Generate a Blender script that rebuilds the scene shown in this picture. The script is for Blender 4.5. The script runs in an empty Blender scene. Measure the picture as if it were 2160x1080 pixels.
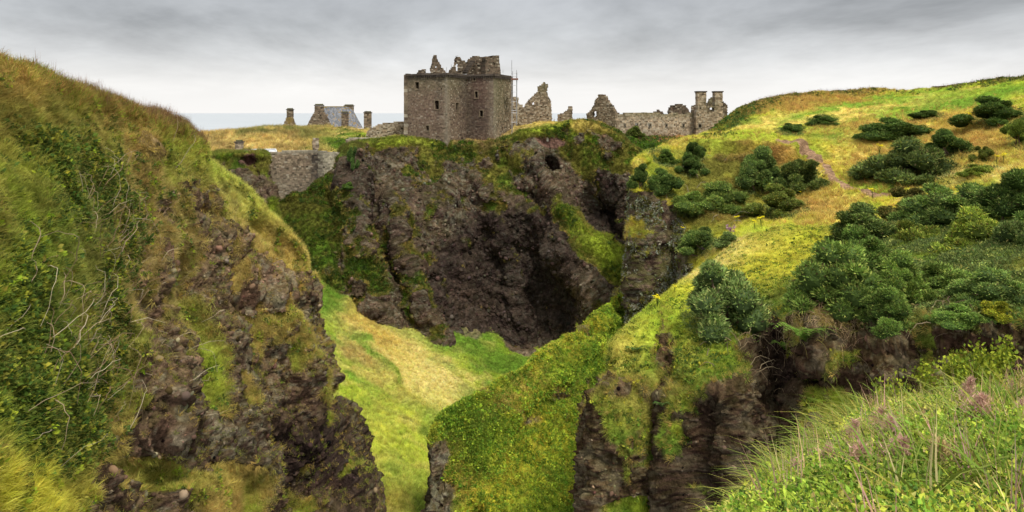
import bpy, math, random
import numpy as np
from mathutils import Vector, Matrix, Euler

random.seed(7)
RNG = np.random.default_rng(7)
R = math.radians
scene = bpy.context.scene
COL = scene.collection

# ------------------------------------------------------------------ camera
F = 1500.0          # focal length in photo pixels (2160 wide)
EYE = 56.0          # eye height above the sea
HOR = 238.0         # picture row of the horizon
cam = bpy.data.cameras.new('camera')
cam.sensor_width = 36.0
cam.lens = 36.0 * F / 2160.0
cam.shift_y = -(540.0 - HOR) / 2160.0
cam.clip_start = 0.1
cam.clip_end = 200000
camo = bpy.data.objects.new('camera', cam)
COL.objects.link(camo)
camo.location = (0, 0, EYE)
camo.rotation_euler = (R(90), 0, 0)
scene.camera = camo

# ------------------------------------------------------------------ sky, sun, exposure
SUN_EL, SUN_AZ = 58.0, 150.0      # azimuth clockwise from +Y (view direction)
world = bpy.data.worlds.new('World')
scene.world = world
world.use_nodes = True
wn, wl = world.node_tree.nodes, world.node_tree.links
wn.clear()
w_out = wn.new('ShaderNodeOutputWorld')
w_bg = wn.new('ShaderNodeBackground')
w_sky = wn.new('ShaderNodeTexSky')
w_sky.sky_type = 'NISHITA'
w_sky.sun_disc = False
w_sky.sun_elevation = R(SUN_EL)
w_sky.sun_rotation = R(SUN_AZ)
w_sky.air_density = 1.0
w_sky.dust_density = 3.0
w_tc = wn.new('ShaderNodeTexCoord')
w_sep = wn.new('ShaderNodeSeparateXYZ')
wl.new(w_tc.outputs['Generated'], w_sep.inputs[0])
def wmath(op, a, b=None, c=None, clamp=False):
    n = wn.new('ShaderNodeMath'); n.operation = op; n.use_clamp = clamp
    for i, v in enumerate((a, b, c)):
        if v is None: continue
        if isinstance(v, (int, float)): n.inputs[i].default_value = v
        else: wl.new(v, n.inputs[i])
    return n.outputs[0]
zc = wmath('MAXIMUM', w_sep.outputs[2], 0.0)
den = wmath('ADD', zc, 0.16)
cx = wmath('DIVIDE', w_sep.outputs[0], den)
cy = wmath('DIVIDE', w_sep.outputs[1], den)
w_comb = wn.new('ShaderNodeCombineXYZ')
wl.new(wmath('MULTIPLY', cx, 0.55), w_comb.inputs[0])
wl.new(wmath('MULTIPLY', wmath('ADD', cy, wmath('MULTIPLY', cx, 0.22)), 0.42), w_comb.inputs[1])
w_n = wn.new('ShaderNodeTexNoise')
w_n.inputs['Scale'].default_value = 1.15
w_n.inputs['Detail'].default_value = 6.0
w_n.inputs['Roughness'].default_value = 0.6
w_n.inputs['Distortion'].default_value = 0.25
wl.new(w_comb.outputs[0], w_n.inputs['Vector'])
cl = wn.new('ShaderNodeMapRange')
cl.inputs['From Min'].default_value = 0.32; cl.inputs['From Max'].default_value = 0.68
cl.inputs['To Min'].default_value = 0.62; cl.inputs['To Max'].default_value = 1.42
wl.new(w_n.outputs['Fac'], cl.inputs['Value'])
# layered cloud deck: pale haze at the horizon, grey deck, brighter overhead as any overcast dome
ramp = wn.new('ShaderNodeValToRGB')
e = ramp.color_ramp.elements
e[0].position = 0.0; e[0].color = (0.425, 0.417, 0.406, 1)
e[1].position = 1.0; e[1].color = (0.64, 0.65, 0.67, 1)
for p, c in ((0.035, (0.400, 0.394, 0.386)), (0.075, (0.300, 0.302, 0.305)), (0.115, (0.230, 0.235, 0.241)), (0.16, (0.198, 0.203, 0.211)), (0.30, (0.27, 0.28, 0.292))):
    el = e.new(p); el.color = (*c, 1)
wl.new(zc, ramp.inputs[0])
# cloud contrast fades into the pale horizon
fade = wn.new('ShaderNodeMapRange')
fade.inputs['From Min'].default_value = 0.01; fade.inputs['From Max'].default_value = 0.11
wl.new(zc, fade.inputs['Value'])
mod = wmath('ADD', wmath('MULTIPLY', wmath('SUBTRACT', cl.outputs[0], 1.0), fade.outputs[0]), 1.0)
w_mul = wn.new('ShaderNodeMix'); w_mul.data_type = 'RGBA'; w_mul.blend_type = 'MULTIPLY'
w_mul.inputs[0].default_value = 1.0
wl.new(ramp.outputs[0], w_mul.inputs[6])
wl.new(mod, w_mul.inputs[7])
w_dim = wn.new('ShaderNodeMix'); w_dim.data_type = 'RGBA'; w_dim.blend_type = 'MULTIPLY'
w_dim.inputs[0].default_value = 1.0
w_dim.inputs[7].default_value = (0.08, 0.08, 0.08, 1)
wl.new(w_sky.outputs[0], w_dim.inputs[6])
w_mix = wn.new('ShaderNodeMix'); w_mix.data_type = 'RGBA'
w_mix.inputs[0].default_value = 0.93
wl.new(w_dim.outputs[2], w_mix.inputs[6])
wl.new(w_mul.outputs[2], w_mix.inputs[7])
wl.new(w_mix.outputs[2], w_bg.inputs[0])
w_bg.inputs[1].default_value = 1.0
wl.new(w_bg.outputs[0], w_out.inputs[0])

sun = bpy.data.lights.new('sun', 'SUN')
sun.energy = 1.5
sun.angle = R(12)
sun.color = (1.0, 0.95, 0.86)
suno = bpy.data.objects.new('sun', sun)
COL.objects.link(suno)
az, elv = R(SUN_AZ), R(SUN_EL)
sdir = Vector((math.sin(az) * math.cos(elv), math.cos(az) * math.cos(elv), math.sin(elv)))
suno.rotation_euler = sdir.to_track_quat('Z', 'Y').to_euler()
suno.location = (0, -20, 120)
vs = scene.view_settings
vs.view_transform = 'Standard'; vs.look = 'None'; vs.gamma = 1.0
vs.exposure = 1.28
vs.use_curve_mapping = False
scene.cycles.max_bounces = 4
scene.cycles.diffuse_bounces = 2
scene.cycles.glossy_bounces = 1
scene.cycles.transmission_bounces = 2
scene.cycles.use_adaptive_sampling = True
scene.cycles.adaptive_threshold = 0.025

# ------------------------------------------------------------------ helpers
def px3(px, py, d):
    return np.array((d * (px - 1080.0) / F, d, EYE - d * (py - HOR) / F))
def project(P):
    d = np.maximum(P[..., 1], 0.05)
    return P[..., 0] / d * F + 1080.0, HOR + (EYE - P[..., 2]) / d * F, P[..., 1]

_perm = np.random.default_rng(3).permutation(1024).astype(np.int32)
_perm = np.concatenate([_perm, _perm])
_val = np.random.default_rng(4).uniform(-1, 1, 1024)
def vnoise(p, seed=0):
    p = np.asarray(p, dtype=np.float64) + seed * 17.31
    i = np.floor(p).astype(np.int64); f = p - i
    f = f * f * f * (f * (f * 6 - 15) + 10)
    ix, iy, iz = i[..., 0] & 1023, i[..., 1] & 1023, i[..., 2] & 1023
    def h(a, b, c):
        return _val[_perm[(_perm[(_perm[(ix + a) & 1023] + iy + b) & 1023] + iz + c) & 1023]]
    fx, fy, fz = f[..., 0], f[..., 1], f[..., 2]
    x00 = h(0,0,0) * (1 - fx) + h(1,0,0) * fx
    x10 = h(0,1,0) * (1 - fx) + h(1,1,0) * fx
    x01 = h(0,0,1) * (1 - fx) + h(1,0,1) * fx
    x11 = h(0,1,1) * (1 - fx) + h(1,1,1) * fx
    y0 = x00 * (1 - fy) + x10 * fy
    y1 = x01 * (1 - fy) + x11 * fy
    return y0 * (1 - fz) + y1 * fz
def fbm(p, octv=4, seed=0, gain=0.5, lac=2.07):
    a, s, t = 1.0, 0.0, 0.0
    q = np.asarray(p, dtype=np.float64)
    for k in range(octv):
        s = s + a * vnoise(q, seed + k); t += a; a *= gain; q = q * lac
    return s / t
def ridged(p, octv=3, seed=0):
    a, s, t = 1.0, 0.0, 0.0
    q = np.asarray(p, dtype=np.float64)
    for k in range(octv):
        s = s + a * (1 - 2 * np.abs(vnoise(q, seed + k))); t += a; a *= 0.5; q = q * 2.1
    return s / t
def worley(p, seed=0):
    """distance to the nearest jittered cell point, and a random value of that cell"""
    p = np.asarray(p, dtype=np.float64) + seed * 9.7
    i = np.floor(p).astype(np.int64); f = p - i
    best = np.full(p.shape[:-1], 9.0); bid = np.zeros(p.shape[:-1])
    for a in (-1, 0, 1):
        for b in (-1, 0, 1):
            for c in (-1, 0, 1):
                k1 = _perm[(_perm[(_perm[(i[..., 0] + a) & 1023] + i[..., 1] + b) & 1023] + i[..., 2] + c) & 1023]
                jx, jy, jz = _val[k1], _val[(k1 * 7 + 3) & 1023], _val[(k1 * 13 + 5) & 1023]
                dd = (a + .5 + .45 * jx - f[..., 0]) ** 2 + (b + .5 + .45 * jy - f[..., 1]) ** 2 + (c + .5 + .45 * jz - f[..., 2]) ** 2
                m = dd < best
                best = np.where(m, dd, best); bid = np.where(m, _val[(k1 * 31 + 11) & 1023], bid)
    return np.sqrt(best), bid
def sstep(a, b, x):
    t = np.clip((x - a) / (b - a), 0, 1)
    return t * t * (3 - 2 * t)
def in_poly(px, py, poly):
    r = np.zeros(px.shape, bool); n = len(poly)
    for k in range(n):
        x0, y0 = poly[k]; x1, y1 = poly[(k + 1) % n]
        if y0 == y1: continue
        c = ((y0 > py) != (y1 > py)) & (px < (x1 - x0) * (py - y0) / (y1 - y0) + x0)
        r ^= c
    return r
def line_dist(px, py, pts, ys=1.0):
    best = np.full(px.shape, 1e9)
    for (x0, y0), (x1, y1) in zip(pts[:-1], pts[1:]):
        dx, dy = x1 - x0, (y1 - y0) * ys
        t = np.clip(((px - x0) * dx + (py - y0) * ys * dy) / (dx * dx + dy * dy + 1e-9), 0, 1)
        best = np.minimum(best, np.hypot(px - x0 - t * dx, (py - y0) * ys - t * dy))
    return best
def blob(px, py, cx, cy, rx, ry, rot=0.0):
    c, s = math.cos(R(rot)), math.sin(R(rot))
    x, y = px - cx, py - cy
    u, v = (x * c + y * s) / rx, (-x * s + y * c) / ry
    return np.exp(-(u * u + v * v))

def tag(o, label=None, cat=None, group=None, kind=None):
    if label: o['label'] = label
    if cat:
        o['category'] = cat
        if not kind: kind = 'thing'
    if group: o['group'] = group
    if kind: o['kind'] = kind
    return o
def mesh_np(name, V, Fq, mat, attrs=None, smooth=True, tri=False):
    """mesh from numpy vertices and quads (or triangles)"""
    V = np.asarray(V, dtype=np.float32).reshape(-1, 3); Fq = np.asarray(Fq, dtype=np.int32)
    k = Fq.shape[1]
    me = bpy.data.meshes.new(name)
    me.vertices.add(len(V)); me.vertices.foreach_set('co', V.ravel())
    me.loops.add(Fq.size); me.loops.foreach_set('vertex_index', Fq.ravel())
    me.polygons.add(len(Fq))
    me.polygons.foreach_set('loop_start', np.arange(0, Fq.size, k, dtype=np.int32))
    me.polygons.foreach_set('loop_total', np.full(len(Fq), k, dtype=np.int32))
    me.update(calc_edges=True)
    me.polygons.foreach_set('use_smooth', np.full(len(Fq), bool(smooth)))
    for an, av in (attrs or {}).items():
        av = np.asarray(av, dtype=np.float32)
        if av.ndim == 2:
            if av.shape[1] == 3: av = np.concatenate([av, np.ones((len(av), 1), np.float32)], 1)
            at = me.attributes.new(an, 'FLOAT_COLOR', 'POINT'); at.data.foreach_set('color', av.ravel())
        else:
            at = me.attributes.new(an, 'FLOAT', 'POINT'); at.data.foreach_set('value', av.ravel())
    if mat: me.materials.append(mat)
    return me
def obj(name, me, parent=None, coll=None):
    o = bpy.data.objects.new(name, me)
    (coll or COL).objects.link(o)
    if parent: o.parent = parent
    return o
def empty(name, loc, rz=0.0):
    o = bpy.data.objects.new(name, None)
    COL.objects.link(o); o.location = loc; o.rotation_euler = (0, 0, rz)
    o.empty_display_size = 0.3
    return o

# ------------------------------------------------------------------ materials
def new_mat(name):
    m = bpy.data.materials.new(name); m.use_nodes = True
    n, l = m.node_tree.nodes, m.node_tree.links
    return m, n, l, n['Principled BSDF']
def attr_mat(name, rough=0.9, var=0.35, vscale=6.0, bump=0.3, bscale=8.0, bdist=0.05, spec=0.15, detail=5.0, lichen=0.0):
    """colour from the vertex attribute 'col', fine grain and relief from noise"""
    m, n, l, b = new_mat(name)
    a = n.new('ShaderNodeAttribute'); a.attribute_name = 'col'
    tc = n.new('ShaderNodeTexCoord')
    nz = n.new('ShaderNodeTexNoise'); nz.inputs['Scale'].default_value = vscale; nz.inputs['Detail'].default_value = detail
    nz.inputs['Roughness'].default_value = 0.65
    l.new(tc.outputs['Object'], nz.inputs['Vector'])
    mr = n.new('ShaderNodeMapRange')
    mr.inputs['From Min'].default_value = 0.3; mr.inputs['From Max'].default_value = 0.7
    mr.inputs['To Min'].default_value = 1 - var; mr.inputs['To Max'].default_value = 1 + var
    l.new(nz.outputs['Fac'], mr.inputs['Value'])
    mx = n.new('ShaderNodeMix'); mx.data_type = 'RGBA'; mx.blend_type = 'MULTIPLY'; mx.inputs[0].default_value = 1
    l.new(a.outputs['Color'], mx.inputs[6]); l.new(mr.outputs[0], mx.inputs[7])
    colout = mx.outputs[2]
    l.new(colout, b.inputs['Base Color'])
    b.inputs['Roughness'].default_value = rough
    b.inputs['Specular IOR Level'].default_value = spec
    n2 = n.new('ShaderNodeTexNoise'); n2.inputs['Scale'].default_value = bscale; n2.inputs['Detail'].default_value = 4
    n2.inputs['Roughness'].default_value = 0.7
    l.new(tc.outputs['Object'], n2.inputs['Vector'])
    bp = n.new('ShaderNodeBump'); bp.inputs['Strength'].default_value = bump; bp.inputs['Distance'].default_value = bdist
    l.new(n2.outputs['Fac'], bp.inputs['Height']); l.new(bp.outputs[0], b.inputs['Normal'])
    return m
def leaf_mat(name, source='INSTANCER', attr='tint', trans=0.3, tipmix=None, objcol=False):
    m, n, l, b = new_mat(name)
    a = n.new('ShaderNodeAttribute'); a.attribute_name = attr; a.attribute_type = source
    c = a.outputs['Color']
    if objcol:
        oi = n.new('ShaderNodeObjectInfo')
        mx = n.new('ShaderNodeMix'); mx.data_type = 'RGBA'; mx.blend_type = 'MULTIPLY'; mx.inputs[0].default_value = 1
        l.new(c, mx.inputs[6]); l.new(oi.outputs['Color'], mx.inputs[7]); c = mx.outputs[2]
    if tipmix:
        h = n.new('ShaderNodeAttribute'); h.attribute_name = 'h'
        mx = n.new('ShaderNodeMix'); mx.data_type = 'RGBA'
        mm = n.new('ShaderNodeMath'); mm.operation = 'MULTIPLY'; mm.inputs[1].default_value = 0.25
        l.new(h.outputs['Fac'], mm.inputs[0]); l.new(mm.outputs[0], mx.inputs[0])
        l.new(c, mx.inputs[6]); mx.inputs[7].default_value = (*tipmix, 1)
        c = mx.outputs[2]
    n.remove(b)
    df = n.new('ShaderNodeBsdfDiffuse'); l.new(c, df.inputs[0])
    if trans > 0:
        t = n.new('ShaderNodeBsdfTranslucent'); l.new(c, t.inputs[0])
        ms = n.new('ShaderNodeMixShader'); ms.inputs[0].default_value = trans
        l.new(df.outputs[0], ms.inputs[1]); l.new(t.outputs[0], ms.inputs[2])
        l.new(ms.outputs[0], n['Material Output'].inputs[0])
    else:
        l.new(df.outputs[0], n['Material Output'].inputs[0])
    return m
def flat_mat(name, col, rough=0.8, var=0.3, vscale=5.0, metal=0.0, spec=0.2):
    m, n, l, b = new_mat(name)
    tc = n.new('ShaderNodeTexCoord'); nz = n.new('ShaderNodeTexNoise')
    nz.inputs['Scale'].default_value = vscale; nz.inputs['Detail'].default_value = 5
    l.new(tc.outputs['Object'], nz.inputs['Vector'])
    rp = n.new('ShaderNodeValToRGB')
    rp.color_ramp.elements[0].position = 0.3; rp.color_ramp.elements[0].color = (*[c * (1 - var) for c in col], 1)
    rp.color_ramp.elements[1].position = 0.7; rp.color_ramp.elements[1].color = (*[min(1, c * (1 + var)) for c in col], 1)
    l.new(nz.outputs['Fac'], rp.inputs[0]); l.new(rp.outputs[0], b.inputs['Base Color'])
    b.inputs['Roughness'].default_value = rough; b.inputs['Metallic'].default_value = metal
    b.inputs['Specular IOR Level'].default_value = spec
    return m
def terrain_mat(sc): return attr_mat('terrain', 1.0, 0.5, 2.2 * sc, 1.0, 1.6 * sc, 0.55 / sc, 0.0, 4.0)
M_TERRAIN = terrain_mat(2.0)
M_STONE = attr_mat('masonry', 0.92, 0.35, 2.5, 0.6, 6.0, 0.06, 0.1)
M_COBBLE = leaf_mat('cobble', trans=0.0)
M_GRASS = leaf_mat('grass_blade', trans=0.3, tipmix=(0.50, 0.42, 0.15))
M_LEAF = leaf_mat('small_leaf', trans=0.3)
M_DRY = leaf_mat('dry_stem', trans=0.1)
M_BUSH = leaf_mat('gorse_needles', 'GEOMETRY', 'col', 0.2, objcol=True)
M_PLANT = leaf_mat('plant', 'GEOMETRY', 'col', 0.25)
M_WOOD = flat_mat('gnarled_stem', (0.16, 0.11, 0.075), 0.9)
M_STEEL = flat_mat('scaffold_tube', (0.35, 0.35, 0.36), 0.45, 0.15, metal=0.7)
M_BOARD = flat_mat('scaffold_board', (0.20, 0.10, 0.07), 0.85)
M_SLATE = attr_mat('slate', 0.75, 0.25, 3.0, 0.3, 8.0, 0.03, 0.3)
M_PALE = flat_mat('pale_wood', (0.55, 0.50, 0.42), 0.8)
M_BIRD = flat_mat('gull_feather', (0.35, 0.35, 0.36), 0.8)

# ------------------------------------------------------------------ terrain sheets
def spline_axis0(C, seg_n):
    """Catmull-Rom along axis 0 with seg_n[i] samples in segment i"""
    n = len(C)
    E = np.concatenate([(2 * C[0] - C[1])[None], C, (2 * C[-1] - C[-2])[None]])
    out = []
    for i in range(n - 1):
        p0, p1, p2, p3 = E[i], E[i + 1], E[i + 2], E[i + 3]
        k = seg_n[i]
        t = np.linspace(0, 1, k, endpoint=False).reshape((-1,) + (1,) * (C.ndim - 1))
        a = 0.45
        m1, m2 = a * (p2 - p0), a * (p3 - p1)
        out.append((2*t**3 - 3*t**2 + 1) * p1 + (t**3 - 2*t**2 + t) * m1 + (-2*t**3 + 3*t**2) * p2 + (t**3 - t**2) * m2)
    out.append(C[-1][None])
    return np.concatenate(out)
def normals_of(P):
    gu = np.gradient(P, axis=0); gv = np.gradient(P, axis=1)
    N = np.cross(gu, gv)
    N /= np.linalg.norm(N, axis=-1, keepdims=True) + 1e-9
    return N
PATCH = {}
class Patch: pass
def make_patch(name, ctrl, n_rows, n_cols, reliefs=(), grass=None, rock=(6.0, 1.2, 0.5, 0.35, 0.10), lumps=0.25, colour=None, split=None, seed=0, strata=None, grain=2.0, flow=None, block=1.0, vstretch=.55):
    """ctrl: rows of (px, py, depth) -> a real surface in space; rock = (big wavelength, big amp, mid amp, cobble size, cobble amp)"""
    C = np.array([[px3(*c) for c in row] for row in ctrl])
    pxc, pyc, _ = project(C)
    def alloc(ax, total):
        ln = np.hypot(np.diff(np.clip(pxc, -200, 2360), axis=ax), np.diff(np.clip(pyc, -50, 1250), axis=ax)).mean(axis=1 - ax) + 6
        w = ln / ln.sum()
        return np.maximum(3, np.round(w * total)).astype(int)
    P = spline_axis0(C, alloc(0, n_rows))
    P = np.swapaxes(spline_axis0(np.swapaxes(P, 0, 1), alloc(1, n_cols)), 0, 1)
    N = normals_of(P)
    view = P - np.array((0, 0, EYE))
    if np.median((N * view).sum(-1)) > 0: N = -N; flip = True
    else: flip = False
    px, py, d = project(P)
    # large hand-placed forms
    disp = np.zeros(px.shape)
    wob = 10 * vnoise(P / 4.0, 90) ; wob2 = 10 * vnoise(P / 4.0, 91)
    for r in reliefs:
        if r[0] == 'line':
            _, pts, w, amp = r
            disp += amp * np.exp(-(line_dist(px + wob, py + wob2, pts) / w) ** 2)
        elif r[0] == 'pit':
            _, cx_, cy_, rx, ry, rot, amp = r
            g = blob(px + wob, py + wob2, cx_, cy_, rx, ry, rot)
            disp += amp * sstep(0.15, 0.75, g)
        else:
            _, cx_, cy_, rx, ry, rot, amp = r
            disp += amp * blob(px, py, cx_, cy_, rx, ry, rot)
    P = P + N * disp[..., None]
    # rock or turf
    N1 = normals_of(P) * (-1 if flip else 1)
    n1 = fbm(P / 2.5, 4, seed + 20)
    wx = d * 0 + 900.0 / np.maximum(d, 20)
    g = grass(px + wx * fbm(P / 1.8, 3, seed + 24), py + wx * fbm(P / 1.8, 3, seed + 27), N1[..., 2], n1, P)
    g = np.clip(g, 0, 1)
    L1, A1, A2, cs, ca = rock
    S = P * np.array((1, 1, vstretch))
    if flow is not None:
        fl = np.array(flow) / np.linalg.norm(flow); k_ = P @ fl; S = P - .88 * k_[..., None] * fl
    big = ridged(S / L1, 3, seed + 1) * A1 + fbm(S / (L1 * 0.4), 3, seed + 5) * A2 * 1.2
    mid = ridged((P * np.array((1, 1, 0.6)) if flow is None else S) / (L1 * 0.16), 4, seed + 9) * A2 * 0.6
    if strata:
        k = P @ np.array(strata[0]); k = k + 1.5 * fbm(P / 5, 2, seed + 13)
        big = big + strata[2] * (np.abs(((k / strata[1]) % 1.0) - 0.5) * 2 - 0.5)
    wd, wid = worley(P / cs + 0.3 * vnoise(P / cs, 3)[..., None], seed)
    cob = (1 - np.clip(wd / 0.55, 0, 1) ** 2) * ca * (0.5 + 1.3 * (wid > 0.1))
    wd2, wid2 = worley(P / (cs * 2.7), seed + 2)
    cob = cob + (1 - np.clip(wd2 / 0.5, 0, 1) ** 2) * ca * 2.0 * (wid2 > 0.35)
    bd, bid_ = worley((P + .5 * vnoise(P / 2, 71)[..., None]) @ np.array(((1, 0, 0), (0, 1, 0), (.35, .2, .55))) / (L1 * .28), seed + 4)
    bd2, bid2 = worley(P * np.array((1, 1, .7)) / (L1 * .12), seed + 6)
    mid = mid * .7 + block * (bid_ * A2 * .55 + bid2 * A2 * .28)
    soft = fbm(P / 1.6, 4, seed + 15) * lumps + fbm(P / 6.0, 2, seed + 16) * lumps * 1.5
    dd = (1 - g) * (big + mid + cob) + g * (soft + 0.35 * big)
    edge = 1.0
    P = P + N1 * (dd * edge)[..., None]
    N2 = normals_of(P) * (-1 if flip else 1)
    o = Patch()
    o.name, o.P, o.N, o.g, o.flip = name, P, N2, g, flip
    o.bpx, o.bpy = px, py                      # undisplaced picture coordinates used for the placing of stands of plants
    o.px, o.py, o.d = project(P)
    o.wid = wid
    o.cav = mid + big
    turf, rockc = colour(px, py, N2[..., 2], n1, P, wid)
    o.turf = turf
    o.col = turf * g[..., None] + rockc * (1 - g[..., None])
    PATCH[name] = o
    nr, nc = px.shape
    idx = np.arange(nr * nc).reshape(nr, nc)
    quads = np.stack([idx[:-1, :-1], idx[:-1, 1:], idx[1:, 1:], idx[1:, :-1]], -1)
    if not flip: quads = quads[..., ::-1]
    # cross product of rows x cols decides the winding; make faces look out of the ground
    o.quads = quads
    q = quads.reshape(-1, 4)
    mat = terrain_mat(grain)
    col = o.col.reshape(-1, 3)
    def build(nm, keep, colr):
        qq = q[keep]
        used = np.unique(qq); mp = np.full(nr * nc, -1); mp[used] = np.arange(len(used))
        me = mesh_np(nm, P.reshape(-1, 3)[used], mp[qq], mat, {'col': colr[used]})
        ob = obj(nm, me); tag(ob, kind='structure'); return ob
    if split is None:
        o.ob = build(name, np.ones(len(q), bool), col)
    else:
        nm2, sm = split(px, py, P)
        fm = sm[:-1, :-1].reshape(-1)
        o.split = sm
        o.ob = build(name, ~fm, col)
        pc = np.array((0.27, 0.17, 0.10)) * (1 + 0.25 * n1.reshape(-1, 1)) * (0.85 + 0.3 * (wid.reshape(-1, 1) > 0.3))
        build(nm2, fm, pc)
        o.g = np.where(sm, 0, o.g)
    return o
def mixc(a, b, w): return a * (1 - w[..., None]) + b * w[..., None]
A_ = lambda *c: np.array(c)
GREEN, LIME, GOLD, OLIVE, DARKG, RUST = A_(.115, .21, .022), A_(.265, .34, .03), A_(.56, .40, .10), A_(.19, .18, .034), A_(.052, .088, .02), A_(.33, .17, .052)
STRAW, BRIGHT = A_(.62, .48, .17), A_(.485, .44, .043)
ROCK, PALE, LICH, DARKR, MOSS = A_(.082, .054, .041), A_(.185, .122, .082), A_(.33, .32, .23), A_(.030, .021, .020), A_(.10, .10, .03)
def rock_colour(px, py, nz, n, P, wid, pale=0.3, lichen=0.3, moss=0.3, dark=None, s=0):
    base = mixc(np.broadcast_to(ROCK, P.shape), PALE, np.clip(pale + 0.6 * fbm(P / 3.5, 3, 40 + s), 0, 1))
    base = base * (1 + 0.55 * wid[..., None])
    base = mixc(base, A_(.12, .062, .045), np.clip(0.9 * fbm(P / 2.2, 3, 48 + s) - 0.1, 0, 0.7))
    base = base * (1 + .8 * fbm(P / .6, 3, 49 + s)[..., None])
    lf = fbm(P / 0.55, 4, 44 + s, gain=0.8)
    base = mixc(base, LICH * (1 + 0.2 * wid[..., None]), lichen * sstep(0.14, 0.30, lf + 0.25 * fbm(P / 5, 2, 46 + s)))
    base = mixc(base, MOSS, moss * sstep(-0.05, 0.35, nz + 0.5 * fbm(P / 1.5, 3, 47 + s)))
    base = base * .86
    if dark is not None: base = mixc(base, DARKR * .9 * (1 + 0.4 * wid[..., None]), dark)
    return base
def turf_colour(P, base, spots, px, py, s=0, v=0.6):
    """base: list of (colour, weight offset) blended by noise; spots: stands of other grass (colour, cx, cy, rx, ry, rot, strength)"""
    w1 = 22 * vnoise(P / 3.0, 60 + s); w2 = 12 * vnoise(P / 3.0, 61 + s)
    c = np.broadcast_to(base[0], P.shape)
    for k, b in enumerate(base[1:]):
        c = mixc(c, b, sstep(-0.12, 0.35, fbm(P / (2.2 + 2 * k), 4, 62 + s + 5 * k)))
    for (colr, cx_, cy_, rx, ry, rot, st) in spots:
        c = mixc(c, colr, np.clip(st * 1.4 * blob(px + w1, py + w2, cx_, cy_, rx, ry, rot) * (1 + 0.6 * fbm(P / 1.5, 3, 70 + s)), 0, 1))
    return c * (1 + v * fbm(P / 0.7, 3, 75 + s)[..., None])

# ---- left headland
def colr(crest, bot, rows, e=1.7, mids=None):
    (x0, y0, d0), (x1, y1, d1) = crest, bot
    return [(x0 + (x1 - x0) * t, y0 + (y1 - y0) * t, d1 + (d0 - d1) * (1 - t) ** e) for t in rows]
T = (0, .06, .15, .27, .41, .56, .72, .86, 1.0)
cols = []
for cr, bt in (((-420, -30, 16), (-420, 1260, 11)), ((-220, 53, 19), (-220, 1260, 13.5)), ((0, 150, 24), (0, 1260, 17)), ((75, 173, 26.5), (85, 1260, 20)), ((150, 197, 29), (170, 1260, 23)), ((225, 227, 32.5), (250, 1260, 26)), ((300, 262, 36), (340, 1260, 29)), ((400, 300, 42), (480, 1260, 33)), ((472, 362, 46), (580, 1260, 37)), ((560, 448, 48.5), (672, 1260, 41))):
    c = colr(cr, bt, T)
    x, y, d = cr
    cols.append([(x - 40, y + 230, d + 14), (x - 12, y + 25, d + 4)] + c)
sil = [(626, 522, 50), (636, 560, 50.5), (659, 622, 51), (680, 675, 51), (694, 740, 50.5), (700, 820, 50), (718, 890, 49.5), (752, 975, 49), (815, 1260, 47.5)]
cols.append([(600, 700, 62), (622, 570, 53)] + sil)
cols.append([(590, 720, 66), (600, 600, 58)] + [(x - 60, y + 20, d + 10) for x, y, d in sil])
ROCKZONE = [(265, 690), (285, 560), (280, 440), (400, 385), (470, 470), (560, 560), (640, 575), (700, 640), (730, 760), (760, 900), (900, 1300), (80, 1300), (150, 1010), (235, 880)]
def g_left(px, py, nz, n, P):
    w = 30 * fbm(P / 2.0, 3, 31)
    z = in_poly(px + w, py + 0.8 * w, ROCKZONE).astype(float)
    g = 1 - z
    g = np.maximum(g, sstep(0.25, 0.45, blob(px, py, 425, 750, 32, 120, -12) + 0.4 * n))
    st = fbm(P * np.array((1, 1, .4)) / 1.3, 4, 34)
    g = np.maximum(g, sstep(.10, .30, st - .17 - .15 * sstep(780, 950, py) - .4 * blob(px, py, 640, 960, 130, 130)))
    g = np.maximum(g, sstep(0.3, 0.5, .8 * blob(px, py, 330, 1005, 150, 36, 5) + 0.6 * n))
    g = np.maximum(g, sstep(0.3, 0.5, blob(px, py, 475, 1040, 60, 70, 20) + 0.3 * n))
    g = np.maximum(g, sstep(0.30, 0.55, 0.7 * blob(px, py, 570, 540, 110, 70, 40) + 0.7 * n))
    g = np.maximum(g, sstep(0.30, 0.55, 0.35 * blob(px, py, 350, 560, 90, 180, 0) + 0.8 * n))
    g = np.maximum(g, sstep(0.32, 0.5, 0.55 * n + 0.35 * nz + 0.25 * fbm(P / 0.8, 3, 33)))
    g = g * (1 - sstep(0.3, 0.5, blob(px, py, 400, 440, 60, 40, 40) + 0.4 * n) * 0.9)
    g = g * (1 - sstep(0.35, 0.5, blob(px, py, 280, 325, 40, 20, 0) + 0.5 * n - 0.1) * 0.8)
    return g
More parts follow.
